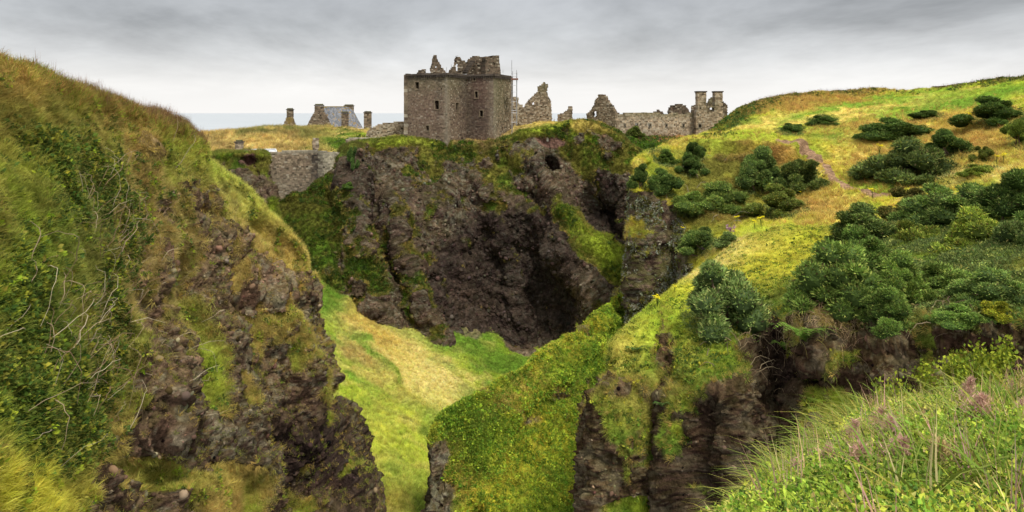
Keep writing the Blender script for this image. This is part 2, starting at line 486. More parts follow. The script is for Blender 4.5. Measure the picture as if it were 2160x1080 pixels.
def c_left(px, py, nz, n, P, wid):
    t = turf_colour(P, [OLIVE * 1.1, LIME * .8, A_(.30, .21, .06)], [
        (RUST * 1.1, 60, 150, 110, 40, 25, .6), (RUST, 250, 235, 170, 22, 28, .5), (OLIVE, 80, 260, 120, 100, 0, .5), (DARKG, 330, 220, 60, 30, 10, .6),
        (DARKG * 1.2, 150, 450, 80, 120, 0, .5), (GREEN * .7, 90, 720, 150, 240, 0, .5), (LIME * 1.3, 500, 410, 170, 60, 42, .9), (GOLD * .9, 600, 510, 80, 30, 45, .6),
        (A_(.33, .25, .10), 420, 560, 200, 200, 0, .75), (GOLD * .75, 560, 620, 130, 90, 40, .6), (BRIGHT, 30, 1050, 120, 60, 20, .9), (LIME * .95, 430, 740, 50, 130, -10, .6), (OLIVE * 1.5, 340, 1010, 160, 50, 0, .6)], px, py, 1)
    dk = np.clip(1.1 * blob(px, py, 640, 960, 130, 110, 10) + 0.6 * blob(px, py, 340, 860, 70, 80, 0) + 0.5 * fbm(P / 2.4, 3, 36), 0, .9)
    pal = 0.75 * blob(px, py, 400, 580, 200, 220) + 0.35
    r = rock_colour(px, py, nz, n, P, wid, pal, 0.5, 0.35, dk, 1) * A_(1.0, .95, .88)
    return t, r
make_patch('left_headland', list(map(list, zip(*cols))), 430, 430, [
    ('pit', 640, 1000, 60, 120, 8, -2.2), ('pit', 580, 940, 40, 50, 0, -1.0), ('pit', 335, 860, 26, 50, 12, -1.0), ('line', [(300, 560), (330, 700), (300, 900)], 30, 0.8), ('line', [(375, 560), (400, 700), (440, 860)], 22, -1.0),
    ('line', [(520, 600), (600, 740), (660, 900), (720, 1060)], 35, 1.3), ('line', [(560, 640), (650, 760), (690, 880)], 16, -1.2), ('pit', 430, 450, 45, 26, 40, -1.3), ('line', [(660, 640), (690, 740), (715, 850)], 14, -1.0),
    ('pit', 520, 780, 40, 22, 20, -0.9), ('pit', 500, 660, 50, 30, 10, -0.8), ('pit', 280, 320, 42, 20, 5, -0.5), ('pit', 540, 480, 40, 16, 30, -0.5)],
    g_left, (5.0, .9, 0.75, 0.32, 0.14), 0.52, c_left, seed=1, block=.7)

# ---- castle headland: the cliff under the keep
Tc = (0, .05, .12, .2, .3, .42, .55, .7, .85, 1.0, 1.25)
cols = []
for x, (ry, rd), (fy, fd), fx in ((520, (430, 130), (640, 117), 520), (580, (424, 128), (625, 115), 590), (640, (404, 127), (615, 114), 655), (700, (384, 127), (640, 114), 712), (732, (380, 127.5), (648, 114.5), 742), (750, (310, 131.5), (652, 115), 760),
        (790, (300, 135), (670, 116), 800), (860, (296, 138), (690, 117), 870), (910, (300, 139.5), (712, 118), 915), (960, (305, 140), (695, 123), 965), (1050, (298, 139), (712, 127), 1050), (1130, (276, 139), (745, 128), 1130),
        (1200, (262, 139), (705, 127), 1205), (1250, (262, 139), (668, 125), 1262), (1300, (282, 138), (640, 124), 1310), (1345, (318, 138), (640, 124), 1360), (1420, (340, 146), (640, 132), 1430), (1500, (350, 150), (640, 138), 1500)):
    c = []
    for t in Tc:
        c.append((x + (fx - x) * t, ry + (fy - ry) * t, fd + (rd - fd) * max(0, 1 - t) ** 1.35 - max(0, t - 1) * 8))
    cols.append([(x, ry - 2, rd + 14), (x, ry + 1, rd + 5)] + c)
def g_castle(px, py, nz, n, P):
    k = fbm(P / 5.0, 3, 51)
    rim = np.interp(px, [520, 640, 700, 748, 790, 860, 960, 1050, 1130, 1250, 1300, 1345, 1500], [430, 404, 384, 312, 300, 296, 305, 298, 276, 262, 282, 318, 350])
    h = py - rim
    g = sstep(-0.10, 0.12, (20 - h) / 60 + 0.6 * n + 0.3 * k)
    g = np.maximum(g, sstep(0.30, 0.5, 0.95 * blob(px, py, 650, 470, 90, 150, -10) + 0.45 * n))
    g = np.maximum(g, sstep(0.36, 0.54, 0.5 * blob(px, py, 940, 350, 130, 50, 5) + 0.75 * n))
    g = np.maximum(g, sstep(0.30, 0.5, 0.6 * blob(px, py, 1060, 380, 60, 70, 30) + 0.8 * n))
    g = np.maximum(g, sstep(0.30, 0.5, 0.75 * blob(px, py, 1240, 330, 80, 45, 20) + 0.7 * n))
    g = np.maximum(g, sstep(0.30, 0.42, 1.0 * blob(px, py, 1270, 530, 120, 34, 48) + 0.2 * n))
    g = np.maximum(g, sstep(0.3, 0.5, blob(px, py, 1400, 330, 80, 60) + 0.3 * n + .1))
    g = np.maximum(g, sstep(0.42, 0.6, 0.6 * blob(px, py, 760, 560, 60, 160, -12) + 0.7 * n))
    g = np.maximum(g, sstep(0.42, 0.62, 0.5 * blob(px, py, 860, 560, 40, 190, -14) + 0.75 * n))
    g *= 1 - sstep(0.3, 0.5, blob(px, py, 1160, 298, 34, 12, 8) + 0.2 * n)
    g *= 1 - sstep(0.35, 0.5, blob(px, py, 1155, 343, 24, 20, 0))
    g *= 1 - sstep(0.3, 0.6, blob(px, py, 1080, 590, 190, 150, 0)) * .95
    g *= 1 - sstep(0.35, 0.6, blob(px, py, 1270, 440, 60, 60, 0))
    return g
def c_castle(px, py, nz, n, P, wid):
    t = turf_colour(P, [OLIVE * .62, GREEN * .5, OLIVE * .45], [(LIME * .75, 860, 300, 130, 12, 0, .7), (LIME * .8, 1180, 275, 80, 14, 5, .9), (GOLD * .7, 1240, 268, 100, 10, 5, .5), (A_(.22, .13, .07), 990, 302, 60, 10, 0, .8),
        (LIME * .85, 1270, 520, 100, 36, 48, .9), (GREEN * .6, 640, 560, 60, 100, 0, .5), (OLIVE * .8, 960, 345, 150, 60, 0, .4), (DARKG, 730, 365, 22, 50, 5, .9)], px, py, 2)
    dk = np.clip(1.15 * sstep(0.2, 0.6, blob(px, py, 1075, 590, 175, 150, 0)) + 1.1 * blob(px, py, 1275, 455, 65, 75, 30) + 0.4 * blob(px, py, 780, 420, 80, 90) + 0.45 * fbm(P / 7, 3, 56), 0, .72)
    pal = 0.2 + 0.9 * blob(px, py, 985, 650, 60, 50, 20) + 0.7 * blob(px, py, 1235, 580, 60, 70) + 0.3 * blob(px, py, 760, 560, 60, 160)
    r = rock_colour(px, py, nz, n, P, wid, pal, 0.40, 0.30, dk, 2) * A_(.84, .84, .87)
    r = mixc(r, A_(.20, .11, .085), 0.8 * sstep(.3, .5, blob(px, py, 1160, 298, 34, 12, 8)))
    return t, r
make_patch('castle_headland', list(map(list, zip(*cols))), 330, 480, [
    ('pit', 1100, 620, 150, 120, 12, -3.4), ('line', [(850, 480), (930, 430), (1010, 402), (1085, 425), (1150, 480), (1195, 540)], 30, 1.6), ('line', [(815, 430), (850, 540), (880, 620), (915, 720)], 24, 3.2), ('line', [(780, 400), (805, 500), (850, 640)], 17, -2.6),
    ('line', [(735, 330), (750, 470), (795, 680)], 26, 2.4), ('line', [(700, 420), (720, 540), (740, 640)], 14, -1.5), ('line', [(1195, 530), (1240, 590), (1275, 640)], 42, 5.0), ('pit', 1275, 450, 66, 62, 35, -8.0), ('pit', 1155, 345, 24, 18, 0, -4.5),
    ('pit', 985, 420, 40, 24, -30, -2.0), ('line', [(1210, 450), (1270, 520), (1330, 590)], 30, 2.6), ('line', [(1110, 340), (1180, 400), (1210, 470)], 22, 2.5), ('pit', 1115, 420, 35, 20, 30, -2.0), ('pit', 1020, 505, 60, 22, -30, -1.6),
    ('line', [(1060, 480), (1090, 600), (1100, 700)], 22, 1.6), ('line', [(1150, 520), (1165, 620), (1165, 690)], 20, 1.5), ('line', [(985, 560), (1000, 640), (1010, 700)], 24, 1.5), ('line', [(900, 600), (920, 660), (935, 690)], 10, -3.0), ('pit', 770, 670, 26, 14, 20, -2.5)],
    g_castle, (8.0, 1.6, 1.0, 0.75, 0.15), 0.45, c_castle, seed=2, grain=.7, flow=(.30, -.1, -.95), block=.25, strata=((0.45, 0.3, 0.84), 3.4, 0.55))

# ---- castle plateau: mound of long dry grass on the left, ground under the ruins, slope below the right hand range
plat = [
    [(300, 330, 200), (420, 300, 200), (520, 290, 205), (620, 282, 210), (720, 280, 215), (800, 280, 215), (870, 272, 215), (1080, 272, 215), (1200, 272, 215), (1320, 280, 215), (1450, 285, 215), (1600, 300, 215)],
    [(300, 325, 165), (400, 292, 158), (500, 278, 162), (600, 273, 166), (700, 272, 168), (780, 275, 168), (860, 268, 165), (1080, 268, 168), (1160, 262, 166), (1300, 284, 175), (1430, 282, 178), (1600, 290, 178)],
    [(300, 345, 140), (400, 305, 145), (500, 290, 148), (600, 284, 152), (700, 285, 154), (780, 287, 155), (860, 284, 152), (1080, 275, 152), (1160, 262, 150), (1290, 290, 162), (1430, 292, 165), (1600, 310, 165)],
    [(300, 380, 134), (400, 330, 134), (500, 319, 136), (600, 317, 137), (700, 312, 139), (780, 303, 141), (860, 298, 144), (1080, 292, 144), (1160, 266, 145), (1290, 302, 152), (1400, 312, 152), (1600, 340, 152)],
    [(300, 440, 132), (400, 390, 132), (500, 345, 134), (600, 335, 134.5), (700, 325, 135.5), (780, 312, 138), (860, 304, 140), (1080, 300, 140), (1160, 276, 141), (1300, 330, 143), (1400, 338, 144), (1600, 380, 144)],
    [(300, 560, 130), (400, 480, 131), (500, 420, 132), (600, 420, 133), (700, 400, 134), (780, 360, 136), (860, 340, 139), (1080, 340, 140), (1160, 340, 141), (1310, 400, 139), (1400, 410, 139), (1600, 440, 139)]]
def g_plat(px, py, nz, n, P): return np.ones(px.shape)
def c_plat(px, py, nz, n, P, wid):
    t = turf_colour(P, [A_(.50, .37, .13), A_(.40, .28, .09), A_(.26, .19, .07)], [(GREEN * .7, 1360, 320, 120, 30, 5, 1.2), (RUST * .8, 1390, 280, 120, 18, 0, .8), (RUST * .7, 1260, 262, 60, 10, 0, .8), (LIME * .8, 790, 300, 80, 14, 0, .8), (GREEN * .7, 720, 305, 60, 20, 10, .9), (DARKG, 560, 282, 120, 7, -2, .6), (GOLD * .8, 1180, 262, 70, 8, 0, .8), (LIME * .7, 1200, 280, 80, 12, 5, .6)], px, py, 3)
    return t, np.broadcast_to(ROCK, P.shape)
make_patch('castle_plateau', plat, 110, 260, [('bump', 1200, 262, 90, 14, 0, 0.5)], g_plat, (8, .5, .3, .7, .1), 0.5, c_plat, seed=3, grain=.7)

# ---- rock buttress in front of the gate wall
cols = []
for x, ty, td, bx, bd in ((380, 330, 116, 380, 110), (450, 326, 114, 450, 106), (490, 322, 113, 500, 104), (540, 324, 113, 560, 103), (552, 330, 114, 640, 105), (545, 345, 121, 600, 114)):
    cols.append([(x, ty + 4, td + 10)] + [(x + (bx - x) * t ** 1.1, ty + (600 - ty) * t, bd + (td - bd) * (1 - t) ** 1.5) for t in (0, .05, .14, .28, .45, .7, 1.0)])
def g_butt(px, py, nz, n, P):
    g = sstep(-.1, .15, (350 - py) / 70 + 0.6 * n)
    g = np.maximum(g, sstep(.3, .5, .8 * blob(px, py, 600, 440, 18, 90, -18) + .5 * n))
    return g * (1 - sstep(.3, .5, blob(px, py, 526, 336, 22, 12, 0)))
def c_butt(px, py, nz, n, P, wid):
    t = turf_colour(P, [OLIVE * .9, GREEN * .7, LIME * .6], [], px, py, 4)
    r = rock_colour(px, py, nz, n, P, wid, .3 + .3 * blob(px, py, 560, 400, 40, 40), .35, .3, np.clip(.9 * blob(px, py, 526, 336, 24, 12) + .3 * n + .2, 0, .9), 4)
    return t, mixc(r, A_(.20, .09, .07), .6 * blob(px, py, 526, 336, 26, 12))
make_patch('gate_buttress', list(map(list, zip(*cols))), 150, 130, [('pit', 525, 338, 20, 9, 0, -1.8), ('line', [(560, 340), (600, 430), (630, 520)], 12, 1.2), ('line', [(535, 350), (560, 420), (600, 520)], 12, -1.2)], g_butt, (6, .8, .6, .6, .12), 0.4, c_butt, seed=4, grain=.8)

# ---- grassy gorge floor
val = [
    [(300, 640, 150), (520, 600, 130), (640, 575, 122), (720, 600, 124), (800, 640, 126), (900, 660, 130), (1000, 670, 136), (1100, 700, 140), (1200, 720, 140), (1350, 720, 140), (1700, 720, 140)],
    [(300, 660, 116), (520, 620, 114), (640, 590, 113), (720, 625, 115), (800, 668, 117), (900, 690, 120), (1000, 692, 126), (1100, 735, 128), (1200, 740, 128), (1350, 740, 128), (1700, 740, 128)],
    [(300, 720, 100), (520, 690, 100), (650, 655, 101), (730, 690, 103), (810, 722, 106), (900, 742, 110), (1000, 755, 116), (1090, 772, 120), (1200, 790, 120), (1350, 790, 120), (1700, 790, 120)],
    [(300, 790, 86), (520, 770, 86), (670, 740, 87), (745, 775, 88), (825, 800, 91), (905, 822, 95), (985, 850, 99), (1080, 880, 102), (1200, 880, 102), (1350, 880, 102), (1700, 880, 102)],
    [(300, 880, 72), (520, 870, 72), (690, 850, 73), (760, 868, 74), (835, 890, 76), (910, 915, 79), (980, 950, 82), (1060, 980, 84), (1200, 980, 84), (1350, 980, 84), (1700, 980, 84)],
    [(300, 1000, 60), (520, 1000, 60), (715, 970, 61), (780, 985, 62), (845, 1005, 63), (905, 1030, 65), (970, 1070, 67), (1040, 1090, 68), (1200, 1090, 68), (1350, 1090, 68), (1700, 1090, 68)],
    [(300, 1500, 38), (520, 1500, 38), (740, 1400, 40), (810, 1400, 41), (870, 1400, 42), (930, 1420, 43), (980, 1450, 44), (1040, 1480, 44), (1200, 1500, 44), (1350, 1500, 44), (1700, 1500, 44)]]
def g_val(px, py, nz, n, P):
    g = np.ones(px.shape)
    g *= 1 - sstep(.35, .6, blob(px, py, 1090, 730, 60, 16, 25) + .3 * n)
    g *= 1 - .8 * sstep(.4, .6, blob(px, py, 985, 690, 40, 25, 30) + .3 * n)
    return g
def c_val(px, py, nz, n, P, wid):
    t = turf_colour(P, [LIME * 1.0, A_(.40, .37, .09), GREEN * 1.1], [(STRAW, 840, 755, 150, 55, 38, .85), (STRAW * 1.05, 895, 795, 70, 42, 45, .6), (GOLD * .8, 790, 700, 90, 30, 40, .8), (GREEN, 960, 715, 110, 28, 20, .9), (GREEN * .8, 1040, 760, 70, 25, 20, .8),
        (A_(.34, .24, .08), 760, 760, 55, 18, 50, .6), (A_(.32, .23, .08), 850, 840, 90, 14, 45, .5), (GREEN * 1.0, 800, 770, 110, 9, 45, .9), (GREEN * .9, 690, 620, 40, 60, 30, .8), (A_(.40, .40, .06), 800, 900, 80, 110, 20, .5), (A_(.40, .40, .07), 850, 1020, 60, 60, 0, .4), (RUST * .7, 820, 1060, 40, 30, 0, .5)], px, py, 5)
    return t, rock_colour(px, py, nz, n, P, wid, .5, .2, .2, None, 5)
make_patch('gorge_floor', val, 240, 240, [('line', [(720, 650), (780, 740), (850, 840), (915, 890)], 10, 1.0), ('line', [(735, 660), (800, 740), (870, 830)], 8, -.5)], g_val, (6, .6, .5, .5, .1), 0.35, c_val, seed=5, grain=1.0)

# ---- green spur in the middle
cr = [(912, 918, 55), (936, 884, 56.5), (1003, 834, 58.5), (1103, 776, 62.5), (1203, 710, 70), (1272, 655, 77), (1312, 612, 83), (1342, 585, 88), (1420, 545, 95)]
bt = [(893, 1300, 51.5), (925, 1300, 50), (990, 1300, 48.5), (1080, 1300, 48), (1180, 1300, 48), (1260, 1300, 49), (1320, 1300, 51), (1360, 1300, 52), (1430, 1300, 54)]
cols = [[(940, 1000, 66), (930, 960, 62)] + [(925 - 8 * t, 930 + 370 * t, 60 - 3 * t) for t in (0, .06, .14, .25, .4, .6, 1)]]
for i, (a, b) in enumerate(zip(cr, bt)):
    e = 1.25
    cols.append([(a[0] + 30, a[1] + 170, a[2] + 9), (a[0] + 10, a[1] + 26, a[2] + 3.0)] + colr(a, b, (0, .06, .14, .25, .4, .6, 1), e))
def g_spur(px, py, nz, n, P):
    g = 1 - sstep(.0, .25, (px * -1 + 985 - (1080 - py) * .28) / 110 * sstep(880, 960, py) + .35 * n)
    g *= 1 - .9 * sstep(.42, .55, blob(px, py, 1195, 830, 60, 12, 10) + .45 * n)
    return g
def c_spur(px, py, nz, n, P, wid):
    t = turf_colour(P, [LIME * .92, GREEN * .95, BRIGHT * .7], [(BRIGHT * .85, 1180, 700, 130, 20, -36, .8), (BRIGHT * .85, 1110, 980, 120, 60, -50, .7), (GOLD * .8, 1050, 860, 20, 140, 45, .5), (GREEN * .75, 1000, 900, 70, 60, 0, .5), (GOLD * .7, 960, 1010, 60, 50, 0, .4), (RUST * .8, 1190, 830, 60, 12, 10, .6)], px, py, 6)
    return t, rock_colour(px, py, nz, n, P, wid, .3, .5, .4, None, 6)
make_patch('green_spur', list(map(list, zip(*cols))), 260, 280, [('line', [(1290, 680), (1180, 790), (1090, 890), (1020, 1060)], 14, .9), ('line', [(1240, 820), (1150, 850), (1080, 930)], 22, -.8)], g_spur, (4, .6, .5, .3, .1), 0.35, c_spur, seed=6)

# ---- right headland: rock pillar, gorse bank, meadow and hill
EC = {1345: ((352, 84), (358, 82.5), (365, 81), (385, 79.5), (430, 78.5), (520, 77.5), (640, 76.5), (820, 75)),
      1400: ((325, 96), (332, 92), (342, 88), (370, 84), (420, 81), (520, 78.5), (640, 77), (820, 76)),
      1440: ((308, 106), (313, 100), (320, 93), (360, 87), (425, 82), (505, 78), (610, 76), (820, 75)),
      1500: ((281, 118), (292, 108), (306, 95), (345, 88), (420, 82), (490, 75), (590, 64), (700, 52)),
      1560: ((236, 126), (276, 110), (304, 95), (340, 89), (420, 82), (480, 74), (570, 61), (690, 48)),
      1620: ((215, 132), (262, 112), (304, 95), (340, 89), (420, 82), (470, 74), (550, 60), (640, 48)),
      1700: ((203, 138), (255, 112), (308, 95), (345, 88), (410, 80), (470, 70), (550, 57), (640, 46)),
      1800: ((197, 140), (250, 112), (300, 96), (350, 86), (410, 76), (470, 66), (550, 54), (640, 45)),
      1950: ((191, 132), (240, 108), (290, 92), (345, 80), (410, 69), (470, 60), (550, 50), (640, 42)),
      2160: ((168, 115), (220, 95), (280, 80), (340, 69), (410, 58), (470, 51), (550, 43), (640, 37)),
      2400: ((135, 100), (190, 82), (260, 68), (330, 58), (400, 49), (470, 43), (550, 37), (640, 32)),
      2700: ((100, 90), (160, 72), (240, 58), (320, 48), (400, 41), (470, 36), (550, 31), (640, 27))}
cols = [[(1400, 420, 112), (1385, 400, 100)] + [(1352, 362 + 0 * k, 92) if k == 0 else (1340 - k * 1.0, y + 4, dd + 9) for k, (y, dd) in enumerate(EC[1345])]]
for x, c in EC.items():
    y0, d0 = c[0]
    pil = {1345: (0, 0, 0, -3, -4, -8, -16, -24), 1400: (0,) * 8}.get(x, (0,) * 8)
    cols.append([(x, y0 + 60, d0 + 45), (x, y0 + 9, d0 + 14)] + [(x + pil[k], y, dd) for k, (y, dd) in enumerate(c)])
PATHL = [(1640, 300), (1690, 312), (1730, 335), (1745, 362), (1760, 385), (1790, 400), (1840, 412), (1905, 405)]
def g_right(px, py, nz, n, P):
    pil = in_poly(px + 14 * n, py + 14 * n, [(1290, 395), (1350, 398), (1425, 440), (1462, 520), (1478, 640), (1480, 900), (1250, 900)]).astype(float)
    g = 1 - pil
    g = np.maximum(g, .9 * sstep(.42, .6, .75 * n + .35 * fbm(P / .9, 3, 35)))
    g *= 1 - .85 * sstep(.38, .52, blob(px, py, 1560, 335, 60, 9, 0) + .5 * n)
    g *= 1 - .85 * sstep(.38, .52, blob(px, py, 1530, 455, 40, 22, 0) + .4 * n)
    return g
def c_right(px, py, nz, n, P, wid):
    t = turf_colour(P, [BRIGHT * 1.0, GOLD * .95, LIME * 1.0], [(GREEN * 1.25, 1800, 235, 260, 22, -8, 1.0), (GREEN * 1.15, 2050, 215, 200, 16, -10, 1.0), (OLIVE * .9, 1620, 218, 130, 12, -12, 1.1), (RUST * .9, 1720, 212, 120, 10, -5, .8), (DARKG * 1.3, 1560, 245, 50, 14, -40, 1.0), (GOLD * 1.1, 1750, 250, 200, 9, -10, .7), (GOLD * 1.1, 1560, 275, 120, 8, -18, .8),
        (LIME * 1.15, 1600, 290, 100, 12, -6, 1.0), (GOLD * 1.15, 1880, 270, 160, 12, -6, .8), (GREEN, 1760, 290, 80, 18, 0, .6), (OLIVE * .75, 1560, 345, 140, 34, 0, 1.1), (OLIVE * .7, 1500, 410, 120, 60, 0, .9), (RUST * .9, 1640, 325, 90, 18, 5, .5), (OLIVE * .8, 1480, 470, 80, 50, 0, .7), (GOLD * 1.1, 1830, 330, 70, 50, 0, .6), (GOLD * 1.15, 2060, 310, 90, 50, 0, .7), (STRAW * .95, 2030, 370, 100, 14, 0, .9), (RUST * 1.2, 2060, 300, 50, 30, 0, .4),
        (GREEN * 1.0, 1840, 385, 80, 18, 0, .8), (GOLD * 1.15, 1730, 450, 80, 40, 0, .8), (LIME * 1.3, 1650, 490, 110, 16, -8, .9), (BRIGHT * 1.15, 1600, 530, 110, 22, -12, 1.0), (STRAW * .9, 1540, 525, 70, 8, -20, .8), (GREEN * 1.1, 1640, 500, 40, 8, -10, .6), (RUST * 1.1, 1700, 430, 30, 30, 0, .5)], px, py, 7)
    r = rock_colour(px, py, nz, n, P, wid, .2, .6, .7, np.clip(.2 + .5 * fbm(P / 2, 3, 58), 0, .8), 7)
    return t, mixc(r, A_(.17, .11, .08), blob(px, py, 1560, 400, 200, 80) * .7)
def split_path(px, py, P):
    w = 1 + 0.5 * vnoise(P / 1.2, 77)
    wd = np.interp(px, [1640, 1690, 1740, 1800, 1905], [5, 14, 16, 9, 9])
    dl = line_dist(px + 8 * vnoise(P / 2, 78), py, PATHL, 1.5)
    m = dl < wd * w * .62
    m &= ~(blob(px, py, 1722, 345, 20, 5, 30) + .3 * vnoise(P, 79) > .6)
    return 'path', m
make_patch('right_headland', list(map(list, zip(*cols))), 300, 400, [('line', [(1340, 350), (1400, 318), (1460, 312), (1600, 308), (1690, 316)], 6, .9), ('line', [(1400, 340), (1460, 326), (1600, 325), (1690, 332)], 10, -1.3), ('pit', 1535, 455, 40, 16, 10, -.8), ('bump', 1600, 505, 90, 12, -10, .5), ('line', [(1385, 470), (1380, 600), (1370, 700)], 14, 1.0), ('line', [(1355, 430), (1345, 560), (1335, 660)], 10, -.6)], g_right, (5, .7, .55, .5, .16), 0.30, c_right, split=split_path, seed=7, grain=1.1, block=.45)

# ---- near cliff on the right
cols = [
    [(1400, 900, 66), (1340, 790, 52), (1322, 800, 48), (1290, 900, 46), (1275, 1000, 45), (1260, 1100, 44), (1250, 1300, 43)],
    [(1335, 720, 56), (1293, 733, 40.5), (1281, 795, 39), (1252, 862, 38), (1243, 935, 37.5), (1233, 1025, 37), (1222, 1300, 35.5)],
    [(1400, 640, 60), (1345, 682, 43.5), (1350, 750, 38.5), (1345, 830, 35.8), (1340, 900, 35), (1335, 1010, 34.5), (1330, 1300, 33)],
    [(1480, 570, 62), (1425, 618, 48), (1428, 690, 40), (1420, 760, 37), (1420, 850, 36), (1415, 1010, 35), (1410, 1300, 34)],
    [(1520, 545, 64), (1475, 600, 49), (1475, 700, 38.5), (1475, 790, 33.5), (1475, 850, 32.4), (1475, 1010, 31.5), (1475, 1300, 30.5)],
    [(1570, 505, 68), (1550, 585, 50), (1550, 680, 39), (1555, 790, 33), (1555, 850, 32), (1555, 1010, 31), (1555, 1300, 30)],
    [(1640, 485, 68), (1630, 592, 48), (1640, 690, 39.5), (1645, 780, 35), (1645, 850, 34), (1645, 1010, 33), (1645, 1300, 31.5)],
    [(1740, 485, 64), (1730, 600, 43), (1735, 680, 34.5), (1730, 740, 32), (1720, 830, 31.4), (1720, 1010, 30.5), (1720, 1300, 29)],
    [(1840, 478, 60), (1840, 600, 40), (1840, 668, 33), (1840, 715, 30.3), (1840, 830, 29.8), (1840, 1010, 29), (1840, 1300, 28)],
    [(1980, 470, 56), (1980, 600, 37), (1980, 650, 31), (1980, 690, 28.8), (1980, 830, 28.2), (1980, 1010, 27.5), (1980, 1300, 26.5)],
    [(2160, 460, 50), (2160, 590, 34), (2160, 645, 29), (2160, 680, 27), (2160, 830, 26.4), (2160, 1010, 26), (2160, 1300, 25)],
    [(2420, 450, 42), (2420, 590, 29), (2420, 650, 25), (2420, 690, 23.5), (2420, 830, 23), (2420, 1010, 22.5), (2420, 1300, 22)]]
def g_near(px, py, nz, n, P):
    edge = np.interp(px, [1200, 1290, 1400, 1430, 1560, 1610, 1640, 1700, 1760, 1850, 2000, 2200], [760, 795, 825, 815, 800, 735, 680, 695, 685, 678, 672, 678])
    g = sstep(-.15, .15, (edge - py) / 90 + .5 * n)
    g *= 1 - sstep(.35, .55, blob(px, py, 1405, 760, 20, 110, 0) + .4 * n)
    g *= 1 - sstep(.35, .5, blob(px, py, 1620, 760, 60, 90, 0) + .4 * n)
    g = np.maximum(g, sstep(.36, .5, .8 * blob(px, py, 1385, 920, 34, 50, 0) + .5 * n))
    g = np.maximum(g, sstep(.36, .5, .8 * blob(px, py, 1350, 1060, 60, 30, 0) + .5 * n))
    g = np.maximum(g, .95 * sstep(.27, .45, .8 * n + .35 * fbm(P / .7, 3, 39)))
    return g
def c_near(px, py, nz, n, P, wid):
    t = turf_colour(P, [LIME * .85, GREEN * .85, OLIVE], [(GOLD * .9, 1330, 720, 60, 40, -40, .6), (GOLD * .9, 1440, 700, 40, 120, 0, .4), (BRIGHT * 1.05, 1560, 580, 190, 60, -15, 1.3), (STRAW * .9, 1500, 560, 120, 24, -20, .7), (LIME * 1.1, 1400, 680, 90, 60, -30, .7), (GREEN * .7, 1480, 790, 90, 60, 0, .5), (BRIGHT, 1640, 570, 60, 40, 0, .8), (A_(.36, .22, .12), 1800, 690, 70, 30, -35, .9), (GOLD * .8, 1800, 640, 90, 40, -35, .6), (DARKG * 1.2, 1950, 620, 260, 80, 0, .8), (DARKG, 1620, 700, 90, 80, 0, .7)], px, py, 8)
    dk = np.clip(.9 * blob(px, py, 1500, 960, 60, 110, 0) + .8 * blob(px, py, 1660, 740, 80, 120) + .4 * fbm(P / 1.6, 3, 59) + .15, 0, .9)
    return t, rock_colour(px, py, nz, n, P, wid, .12, .45, .35, dk, 8) * A_(.92, .82, .70)
make_patch('near_cliff', list(map(list, zip(*cols))), 340, 400, [('pit', 1500, 960, 40, 110, 5, -1.6), ('line', [(1400, 690), (1405, 800), (1400, 900), (1395, 1080)], 14, -.8), ('line', [(1300, 860), (1290, 960), (1280, 1080)], 30, .8), ('line', [(1440, 850), (1445, 960), (1440, 1080)], 22, .9), ('pit', 1720, 800, 60, 24, 0, -.8), ('line', [(1760, 720), (1740, 770)], 30, .6), ('line', [(1810, 600), (1790, 660), (1730, 720)], 26, .8), ('pit', 1950, 740, 120, 14, 0, -.5)], g_near, (3.6, .5, .5, .24, .13), 0.28, c_near, seed=8, block=.3, grain=2.6)

# ---- the bank at the photographer's feet
bank = [
    [(1340, 1700, 14), (1480, 1400, 16), (1600, 1120, 18), (1700, 1000, 19), (1850, 940, 20), (2000, 900, 21), (2160, 880, 21), (2500, 860, 21), (3200, 830, 20)],
    [(1380, 1500, 8.5), (1500, 1250, 9.5), (1590, 1090, 10.5), (1690, 965, 11.8), (1840, 885, 13), (2000, 850, 13.5), (2160, 828, 13.5), (2500, 800, 13), (3200, 780, 12)],
    [(1330, 1560, 6.0), (1480, 1290, 7.3), (1580, 1130, 8.2), (1690, 1000, 9.2), (1840, 915, 10), (2000, 875, 10.3), (2160, 850, 10.3), (2500, 820, 10), (3200, 800, 9)],
    [(1200, 1700, 4.0), (1400, 1450, 5.0), (1550, 1260, 5.6), (1690, 1120, 6.2), (1850, 1030, 6.6), (2000, 985, 6.8), (2160, 960, 6.8), (2500, 930, 6.6), (3200, 900, 6)],
    [(600, 1900, 2.2), (1100, 1700, 2.8), (1400, 1530, 3.1), (1650, 1420, 3.3), (1850, 1340, 3.5), (2050, 1300, 3.6), (2250, 1280, 3.6), (2600, 1250, 3.5), (3600, 1230, 3.2)]]
bank_ctrl = [[px3(*c) for c in r] for r in bank]
# carry the bank back under the camera so the photographer stands on ground
back = [[np.array((x, -1.5 , 54.2)) for x in np.linspace(-3, 9, 9)], [np.array((x, -14.0, 54.6)) for x in np.linspace(-7, 14, 9)]]
def inv(p): return (1080 + F * p[0] / p[1], HOR + F * (EYE - p[2]) / p[1], p[1])
_old = px3
def px3(px, py, d):
    if isinstance(px, str): return py
    return _old(px, py, d)
bank2 = [[c for c in r] for r in bank] + [[('w', p, 0) for p in r] for r in back]
def g_bank(px, py, nz, n, P): return np.ones(px.shape)
def c_bank(px, py, nz, n, P, wid):
    t = turf_colour(P, [LIME * .7, GREEN * .7, GOLD * .6], [(GOLD * .9, 2000, 900, 160, 50, 0, .7), (GREEN * .6, 1700, 1030, 120, 60, -30, .7), (STRAW * .8, 1850, 850, 100, 30, -10, .7), (GREEN * .6, 2080, 1000, 90, 60, 0, .5)], px, py, 9)
    return t, np.broadcast_to(ROCK, P.shape)
make_patch('near_bank', bank2, 130, 170, [], g_bank, (2, .2, .2, .2, .03), 0.34, c_bank, seed=9)
px3 = _old

